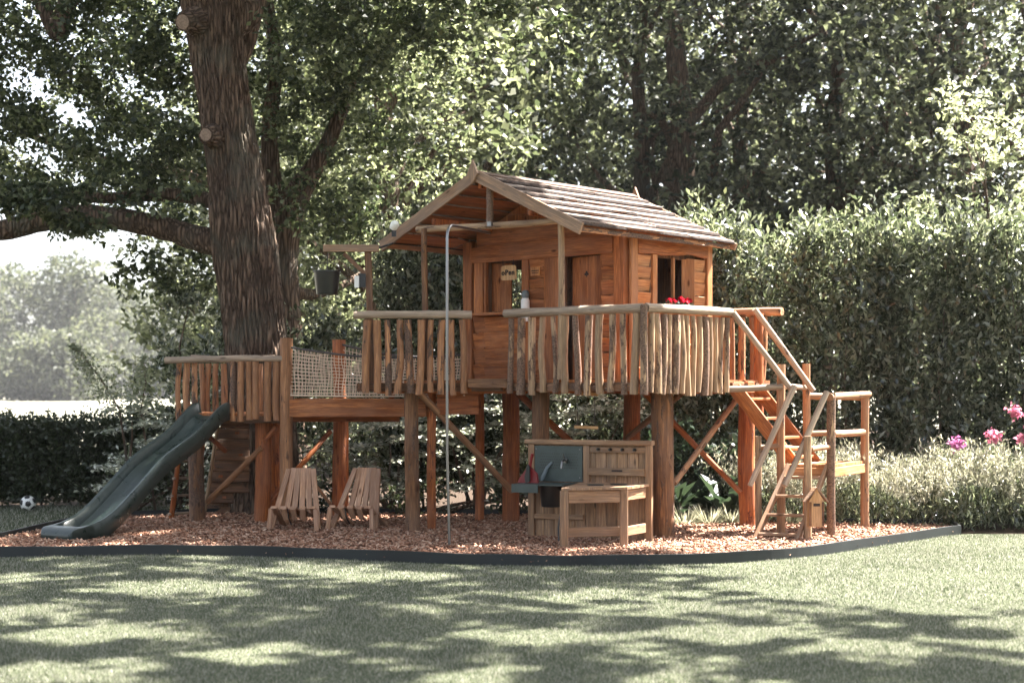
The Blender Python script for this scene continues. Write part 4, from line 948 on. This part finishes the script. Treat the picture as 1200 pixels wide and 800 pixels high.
bush('shade_shrub', 'dark shrub under the right end of the deck', [(2.4, 20.3, .6, .7), (1.9, 20.4, .9, .5), (3.1, 20.2, .8, .6)], 3000, .12, .05, 'hosta', .4)
# thin sunlit shoots by the field
def sprig(px, py, Y, top, label, n=700, mat='paleleaf', leaf=.06):
    a = P(px, py, Y); b = P(*top, Y); a.z = max(0, a.z); t = thing('sapling', label, 'sapling', (a.x, Y, 0), 'thin saplings by the field')
    pts = [Vector((a.x + .2, Y, 0)), a, a.lerp(b, .5) + Vector((.05, 0, 0)), b]; tube('stem', pts, [.02, .014, .009, .004], 'bark', t, 6)
    s = rng.random(n) ** .8; C = np.array([tuple(a.lerp(b, x)) for x in s]) + rng.normal(size=(n, 3)) * (.16 * (1.1 - s))[:, None] * np.array([1.2, .8, .7]); leaves('foliage', C, leaf, leaf * .5, mat, t)
sprig(140, 480, 20.7, (84, 402), 'sunlit leafy sapling leaning left over the low hedge'); sprig(165, 480, 21, (168, 418), 'thin upright sapling between low hedge and laurel bush', 350)
# flowering border right
bord = [(2.6, 19.5), (3.2, 18.85), (4.6, 18.55), (5.2, 18.3), (9.0, 18.15), (9.0, 19.9), (2.6, 20.2)]
t = None; Cs = []; As = []; Ns = []; Ls = []
X, Y = scatter_poly(2900, bord)
for x_, y_ in zip(X, Y):
    cl = .5 + .5 * math.sin(x_ * 3.7 + math.sin(y_ * 5)); hgt = .72 + .24 * cl + random.uniform(-.12, .12); lx, ly = random.gauss(0, .10), random.gauss(-.04, .10)
    m = 34; s = rng.random(m) ** .75; C = np.stack([x_ + lx * s * 1.8 + rng.normal(size=m) * .018, y_ + ly * s * 1.8 + rng.normal(size=m) * .018, hgt * s - .12 * s * s * (lx * lx + ly * ly) * 10], 1)
    a_ = rng.normal(size=(m, 3)) * .7; a_[:, 2] += 1.3; Cs.append(C); As.append(a_); Ls.append(np.full(m, .05))
C = np.concatenate(Cs); n = len(C); hi = C[:, 2] > .40 + .12 * np.sin(C[:, 0] * 5)
stuff(tag(leaves('flowering_border', C[hi], .062, .014, 'plume', None, A=np.concatenate(As)[hi]), 'mass of pale plumed perennials along the foot of the tall hedge', 'border plants'))
stuff(tag(leaves('border_foliage', C[~hi], .085, .02, 'laurel', None, A=np.concatenate(As)[~hi]), 'green lower leaves and stems of the pale border perennials', 'border foliage'))
# hostas and grass clumps
def rosette(x, y, n, L, Wd, mat, name, label, group, lift=.55, fold=.1):
    t = thing(name, label, 'plant', (x, y, 0), group); a = rng.uniform(0, 6.283, n); el = rng.uniform(.15, 1.2, n)
    Ax = np.stack([np.cos(a) * np.cos(el), np.sin(a) * np.cos(el), np.sin(el)], 1); C = np.stack([x + np.cos(a) * .08, y + np.sin(a) * .08, rng.uniform(0, lift, n) * .5], 1)
    Nn = np.stack([-np.cos(a) * .6, -np.sin(a) * .6, np.full(n, 1.)], 1); leaves('foliage', C, L, Wd, mat, t, A=Ax, N=Nn, fold=fold); return t
for i, (x_, y_) in enumerate(((1.95, 19.3), (2.25, 19.6), (2.55, 19.2), (2.9, 19.6))):
    rosette(x_, y_, 46, .34, .20, 'hosta', 'hosta', ['leftmost broad leaved hosta, beside the thick corner post', 'taller hosta at the back, second from the corner post', 'broad leaved hosta in front, third from the corner post', 'rightmost hosta, beside the red post'][i], 'hostas under the deck', .7)
for i, (x_, y_) in enumerate(((2.05, 18.85), (2.35, 18.9), (2.6, 18.95), (2.85, 19.0), (3.3, 18.9))):
    rosette(x_, y_, 240, .26, .012, 'plume', 'grass_tuft', ['pale grass tuft just right of the thick corner post', 'second pale grass tuft from the corner post', 'third pale grass tuft from the corner post', 'pale grass tuft left of the red stair post', 'pale grass tuft right of the red stair post'][i], 'pale grass tufts edging the bed', .1, .02)
# rhododendrons
def rhodo(x, y, h, label, blooms, mat='pink'):
    t = thing('rhododendron', label, 'shrub', (x, y, 0)); C = puff_points([(x, y, h * .75, .32), (x + .25, y, h * .55, .4), (x - .2, y, h * .5, .35)], 3600)
    leaves('foliage', C, .12, .04, 'laurel', t)
    for (dx, dz) in blooms: leaves('bloom', rng.normal(size=(110, 3)) * .034 + np.array([x + dx, y - .3, h + dz]), .05, .045, mat, t)
rhodo(5.92, 18.9, 1.22, 'rhododendron with large pink blooms at the right edge', [(-.05, .16), (.14, .02), (.04, -.16), (-.30, -.12)])
rhodo(5.35, 19.2, .95, 'small rhododendron with one purple bloom in the border', [(-.08, .04)], 'purple')
log_ = log('driftwood', G(800, 613) + Z * .06, G(868, 611) + Z * .05, .03, 'rail', None, bend=.03); tag(log_, 'thin weathered branch lying at the back edge of the chips', 'branch')

# ================= OAK =================
OY = 20.9
def O(px, py, dy=0): return P(px, py, OY + dy)
OK = thing('oak_tree', 'massive leaning oak with deeply furrowed bark beside the slide platform', 'tree', G(308, 603))
spine = [(312, 618, 56), (309, 600, 50), (307, 560, 43), (305, 500, 40), (303, 440, 38), (299, 390, 36.5), (293, 340, 36.5), (287, 290, 38), (281, 240, 34), (276, 200, 31.5), (268, 150, 31), (262, 110, 31), (256, 70, 32), (252, 35, 33), (250, 5, 37), (246, -30, 36), (235, -90, 30), (215, -180, 26), (195, -300, 20), (180, -420, 12)]
sps = smooth_line([tuple(O(a, b)) for a, b, w in spine], 14); wid = np.interp(np.linspace(0, len(spine) - 1, len(sps)), range(len(spine)), [(w - 3) / F * OY for _, _, w in spine])
n = 150; V = []; Fc = []
sn = lambda x: math.sin(x)
for i, p in enumerate(sps):
    zz = p.z
    for j in range(n):
        a = 2 * math.pi * j / n
        w1 = a * 21 + 1.6 * sn(zz * 1.3 + a * 3) + 1.1 * sn(zz * 3.7 + a * 5) + .6 * sn(zz * 9.1 - a * 7)
        rdg = abs(sn(w1)) ** .7; w2 = a * 47 + 2.1 * sn(zz * 2.9 + a * 2); crack = .5 + .5 * sn(zz * 17 + 3 * sn(a * 9) + 2 * sn(zz * 5 + a * 13))
        r = wid[i] * (1 + .05 * sn(3 * a + zz * .8) + .035 * sn(5 * a - zz)) + .036 * rdg - .014 * (crack > .86) + .006 * sn(w2)
        V.append(p + Vector((r * math.cos(a), r * math.sin(a), 0)))
for i in range(len(sps) - 1):
    for j in range(n): a = i * n + j; b = i * n + (j + 1) % n; Fc.append((a, b, b + n, a + n))
link('trunk', me_from('trunk', V, Fc, True), 'bark', OK)
def limb(pts, name='limb', par=None, n=20):
    sm_ = smooth_line([tuple(p) for p, r in pts], 5); rs = np.interp(np.linspace(0, len(pts) - 1, len(sm_)), range(len(pts)), [r for p, r in pts])
    V, Fq = tube_np(sm_, list(rs), n, .07, len(pts)); return link(name, me_from(name, V, Fq, True), 'bark', par or OK)
limb([(O(280, 290, .1), .20), (O(235, 280, .3), .17), (O(200, 270, .4), .155), (O(150, 258, .4), .15), (O(100, 253, .3), .15), (O(50, 258, .2), .15), (O(0, 270, .1), .13), (O(-60, 268, 0), .11), (O(-150, 230, 0), .06)])
limb([(O(270, 240, .2), .12), (O(200, 228, .5), .09), (O(130, 232, .7), .08), (O(60, 226, .8), .07), (O(-30, 210, 1), .05)])
limb([(O(255, 30, .1), .26), (O(285, 15, .3), .24), (O(310, -30, .5), .2), (O(360, -110, .4), .17), (O(450, -200, -.5), .12), (O(560, -260, -1.5), .07)])
limb([(O(250, 100, .4), .2), (O(284, 60, .55), .13), (O(300, 10, .7), .12), (O(330, -60, 1), .1), (O(420, -120, 1.5), .06)])
limb([(O(240, -60, 0), .24), (O(170, -90, -.6), .17), (O(60, -60, -1.5), .12), (O(-60, -110, -2.5), .07)])
limb([(O(240, -90, 0), .2), (O(300, -200, -2), .15), (O(380, -260, -4), .11), (O(500, -300, -6), .06)])
limb([(O(230, -100, 0), .2), (O(90, -10, 1.2), .13), (O(68, 40, 1.4), .11), (O(40, -10, 1.6), .10), (O(-20, -60, 2), .06)])
for (a, b, rr_) in ((O(232, 25, -.25), O(214, 26, -.58), .115), (O(250, 160, -.28), O(241, 158, -.56), .095)):
    log('stub_collar', a, a.lerp(b, .72), rr_ * 1.7, 'bark', OK, r2=rr_ * 1.25, n=14, rough=.10)
    st_ = log('branch_stub', a, b, rr_ * 1.15, 'bark', OK, r2=rr_, n=14, rough=.08)
    e_ = (b - a).normalized(); lathe('cut_face', [(.001, .006), (rr_ * .8, .004), (rr_ * .86, -.01)], b, 'cut', OK, 16, axis=e_)
# crown puffs
puffs = []
rr = random.Random(5)
def vis(px, py, Y, r): c = P(px, py, Y); puffs.append((c.x, c.y, c.z, r))
# visible left mass
for px in range(-60, 236, 40):
    for py in range(-20, 236, 38):
        if rr.random() < .10: continue
        vis(px + rr.uniform(-16, 16), py + rr.uniform(-14, 14), 21.8 + rr.uniform(-1.0, 1.6), rr.uniform(.42, .66))
for px, py in ((120, 270), (165, 285), (190, 305), (205, 268), (150, 325), (175, 345), (185, 310), (230, 300), (90, 262), (20, 250), (215, 335), (235, 262)): vis(px, py, 22.0, rr.uniform(.22, .42))
# right of the trunk, hanging
for px in range(320, 470, 36):
    for py in range(-20, 300, 40):
        if rr.random() < .22: continue
        vis(px + rr.uniform(-14, 14), py + rr.uniform(-14, 14), 23.6 + rr.uniform(-.8, 1.2), rr.uniform(.4, .62))
for px, py in ((345, 20), (400, 10), (440, 40), (470, 20), (500, 10), (520, 50), (350, 70), (400, 60)): vis(px, py, 20.2, rr.uniform(.3, .45))
for px, py, r_ in ((560, 0, .25), (585, 12, .2), (600, 45, .14), (640, -5, .22), (655, 30, .2), (668, 62, .16), (672, 90, .12), (690, 35, .2), (530, 20, .25), (575, 50, .12), (705, 60, .1)): vis(px, py, 18.8, r_)
for k in range(26):
    vis(rr.uniform(-20, 240), rr.uniform(222, 262), 20.2 + rr.uniform(-.3, .2), rr.uniform(.15, .28))
# unseen leaf masses added outside the frame, placed to shade the lawn
kx, ky = math.sin(R(SAZ)) / math.tan(R(SEL)), math.cos(R(SAZ)) / math.tan(R(SEL))
gaps = [(G(a, b), c) for a, b, c in ((200, 690, .55), (110, 745, .5), (60, 790, .45), (290, 768, .4), (372, 672, .55), (450, 678, .45), (610, 748, .42), (560, 792, .35), (705, 700, .5), (800, 715, .6), (840, 745, .5), (960, 690, 1.0), (900, 670, .8), (1000, 760, .4), (0, 720, .5), (420, 640, .5), (300, 640, .4), (30, 680, .3))]  # lawn spots kept lit by openings cut in the added crown
crown_out = []
for gx in np.arange(-7.5, 4.2, .55):
    for gy in np.arange(7.0, 15.6, .55):
        x, y = gx + rr.uniform(-.25, .25), gy + rr.uniform(-.25, .25)
        if x > 1.7 + (15.3 - y) * (.28 if y > 12.2 else .40): continue
        z = rr.uniform(8.0, 11.5); crown_out.append((x + kx * z, y + ky * z, z, rr.uniform(.36, .55)))
oak_out = []
for k in range(60):
    a = rr.uniform(0, 6.283); q_ = 6 * math.sqrt(rr.random()); oak_out.append((-4.5 + q_ * math.cos(a), 22 + q_ * .7 * math.sin(a), rr.uniform(9.0, 13.5), rr.uniform(.9, 1.3)))
def in_view(x, y, z, r): return y > 1 and abs(x) / y < .36 and z - r < CH + 470 / F * y
crown_out = [c for c in crown_out if not in_view(*c)]; oak_out = [c for c in oak_out if not in_view(*c)]; C3 = puff_points(oak_out, 900)
C = puff_points(puffs, 2300); C2 = puff_points(crown_out, 2900)
qx, qy = C2[:, 0] - kx * C2[:, 2], C2[:, 1] - ky * C2[:, 2]      # where each leaf's shade lands
rag = .30 * np.sin(qx * 9.1 + 2 * np.sin(qy * 7.3)) + .25 * np.sin(qy * 12.7 + 2 * np.sin(qx * 5.9))
keep = np.sin(qx * 4.3 + 2 * np.sin(qy * 2.6)) * np.sin(qy * 5.7 + 2.2 * np.sin(qx * 2.3)) + rag * .6 < .62 - np.clip((qx - 1.3 - (15.3 - qy) * .22) * .9, 0, .75)
oak_shade = [(gx + rr.uniform(-.2, .2) + kx * z, gy + rr.uniform(-.2, .2) + ky * z, z, rr.uniform(.4, .6)) for gx in np.arange(-8.5, -1.9, .6) for gy in np.arange(16.0, 22.4, .6) for z in (rr.uniform(8.2, 11),)]  # unseen leaf masses added to the oak to shade slide and left chips
oak_shade = [c for c in oak_shade if not in_view(*c)]; C4 = puff_points(oak_shade, 2600)
ax, ay = C4[:, 0] - kx * C4[:, 2], C4[:, 1] - ky * C4[:, 2]; C4 = C4[np.sin(ax * 4.9 + 2 * np.sin(ay * 3.6)) * np.sin(ay * 6.7 + 2.2 * np.sin(ax * 3.3)) < .55]
for g, rad in gaps: keep &= np.hypot((qx - g.x) * .75, (qy - g.y) * 1.0) / rad + rag > .95
C2 = C2[keep]
leaves('crown', C, .105, .062, 'oak', OK); 
SHT = thing('unseen_shade_tree', 'unseen tree added beyond the right edge, crown shaped to shade the lawn', 'tree', (10.6, 10.4, 0))  # unseen tree, added for the shade its crown throws on the lawn
leaves('crown', C2, .14, .10, 'oak', SHT)
limb([(Vector((10.6, 10.4, -.05)), .4), (Vector((10.3, 10.6, 4)), .32), (Vector((9.2, 11, 8)), .25), (Vector((8.6, 12, 11.5)), .12)], 'trunk', SHT)
limb([(Vector((9.4, 10.9, 7.5)), .18), (Vector((8.2, 10.6, 10)), .10), (Vector((7.2, 11, 11.5)), .04)], 'limb', SHT)
leaves('upper_crown_and_shade_leaves', np.concatenate([C3, C4]), .15, .10, 'oak', OK)  # high oak crown together with the leaves added for shade
# second tree close behind the oak
T2 = thing('leaning_tree', 'dark twin stemmed tree just behind the big oak trunk', 'tree', (-3.6, 24.2, 0))
q = lambda px, py, dy=0: P(px, py, 24.2 + dy)
limb([(Vector((q(338, 0).x, 24.2, -.05)), .30), (q(338, 520), .27), (q(337, 400), .24), (q(332, 320), .22), (q(335, 260), .25), (q(350, 225), .2), (q(372, 190), .13), (q(400, 130), .1), (q(430, 40), .07)], 'trunk', T2)
limb([(q(335, 330), .2), (q(322, 240), .16), (q(316, 160), .13), (q(322, 60), .10), (q(300, -60), .07)], 'limb', T2)
limb([(q(340, 340), .1), (q(365, 345, .5), .09), (q(400, 335, 1), .06), (q(440, 310, 1.5), .04)], 'limb', T2, 10)
pf2 = [(*(q(px + rr.uniform(-15, 15), py + rr.uniform(-15, 15), rr.uniform(.6, 2.6))), rr.uniform(.5, .8)) for px in range(330, 500, 42) for py in range(-10, 400, 52) if rr.random() < .85]
pf2 += [(*P(px + rr.uniform(-15, 15), py + rr.uniform(-15, 15), 25.6 + rr.uniform(-.6, 1)), rr.uniform(.5, .75)) for px in range(-60, 250, 45) for py in range(-20, 235, 48) if rr.random() < .8]
pf2 += [(*P(px, py, 25.2), .38) for px, py in ((190, 270), (215, 300), (230, 340), (240, 380), (200, 335), (60, 245), (120, 250))]
limb([(q(336, 300), .16), (P(250, 215, 25.4), .11), (P(130, 190, 25.8), .07), (P(10, 150, 26), .04)], 'limb', T2)
leaves('crown', puff_points(pf2, 1300), .10, .06, 'oak2', T2)
# ================= BACKGROUND TREES =================
G1 = 'tall trees behind the hedge'
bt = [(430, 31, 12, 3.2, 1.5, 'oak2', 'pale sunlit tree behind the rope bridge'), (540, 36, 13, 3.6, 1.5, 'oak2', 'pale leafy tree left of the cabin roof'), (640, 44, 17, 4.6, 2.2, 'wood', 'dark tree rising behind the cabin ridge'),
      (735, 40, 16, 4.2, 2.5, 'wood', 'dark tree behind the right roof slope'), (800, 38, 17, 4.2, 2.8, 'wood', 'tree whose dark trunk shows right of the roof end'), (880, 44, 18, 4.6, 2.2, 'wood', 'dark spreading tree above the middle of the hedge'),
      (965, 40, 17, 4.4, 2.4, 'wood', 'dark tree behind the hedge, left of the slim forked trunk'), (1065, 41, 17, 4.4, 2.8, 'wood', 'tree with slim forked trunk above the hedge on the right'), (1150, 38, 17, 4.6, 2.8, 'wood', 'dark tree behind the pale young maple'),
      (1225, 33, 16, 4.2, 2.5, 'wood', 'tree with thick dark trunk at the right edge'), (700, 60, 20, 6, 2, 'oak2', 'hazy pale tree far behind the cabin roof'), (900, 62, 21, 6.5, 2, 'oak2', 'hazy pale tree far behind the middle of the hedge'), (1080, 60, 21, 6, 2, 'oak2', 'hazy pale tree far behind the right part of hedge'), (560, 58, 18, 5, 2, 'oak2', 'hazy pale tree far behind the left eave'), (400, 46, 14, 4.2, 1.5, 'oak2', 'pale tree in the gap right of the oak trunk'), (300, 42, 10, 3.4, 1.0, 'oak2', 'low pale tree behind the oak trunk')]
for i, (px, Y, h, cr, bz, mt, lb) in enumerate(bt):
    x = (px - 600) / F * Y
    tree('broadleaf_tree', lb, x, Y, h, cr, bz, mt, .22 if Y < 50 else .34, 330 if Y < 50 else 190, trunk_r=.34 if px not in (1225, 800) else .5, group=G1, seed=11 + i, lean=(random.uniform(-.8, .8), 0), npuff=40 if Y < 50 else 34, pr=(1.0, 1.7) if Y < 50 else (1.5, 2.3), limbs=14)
# pale young maple
PM = tree('young_maple', 'sunlit pale green young maple sticking up above the hedge', P(1155, 0, 22.6).x, 22.6, 5.9, .95, 3.6, 'paleleaf', .11, 1500, .05, seed=77, npuff=15, pr=(.25, .45), limbs=10)
# far trees
FT = [(-35, 330, 25, 15), (28, 350, 28, 13), (88, 340, 29, 12), (128, 400, 27, 14), (190, 420, 27, 17), (60, 300, 12, 10), (-110, 340, 28, 18), (240, 400, 22, 17), (290, 420, 26, 17), (355, 400, 26, 17), (420, 400, 27, 17), (-230, 350, 26, 18), (-400, 340, 27, 18), (-560, 330, 25, 18)]
lbs = ['rounded hazy tree at the far left edge of the field', 'broad hazy tree across the field, second from the left edge', 'tallest hazy drooping tree across the field', 'hazy tree across the field left of the sapling', 'hazy tree across the field behind the sapling', 'low bushy tree before the tall ones across the field', 'hazy tree beyond the left edge of the field', 'hazy tree across the field near the laurel bush', 'far tree behind the oak trunk', 'far tree behind the bucket', 'far tree behind the hoist arm', 'first far tree outside the left edge', 'second far tree outside the left edge', 'third far tree outside the left edge']
for i, (px, Y, h, cr) in enumerate(FT):
    tree('field_tree', lbs[i], (px - 600) / F * Y, Y, h, cr * .8, .5, 'far', 1.1, 22, .7, 'hazy trees across the field', 200 + i, npuff=44, pr=(2.6, 5.2), limbs=6)

# ================= HAZE =================

m = bpy.data.materials.new('haze'); m.use_nodes = True; t = m.node_tree; t.nodes.clear(); o = t.nodes.new('ShaderNodeOutputMaterial'); pv = t.nodes.new('ShaderNodeVolumePrincipled')
pv.inputs['Color'].default_value = (.93, .95, .98, 1); pv.inputs['Density'].default_value = .00014; pv.inputs['Anisotropy'].default_value = .1; t.links.new(pv.outputs[0], o.inputs['Volume'])
V = [Vector(p) for p in bx3((-450, -6, -1), (900, 0, 0), (0, 720, 0), (0, 0, 24))]
hz = link('haze', me_from('haze', V, BF), m); stuff(hz); tag(hz, 'pale daylight haze over garden and field', 'haze')
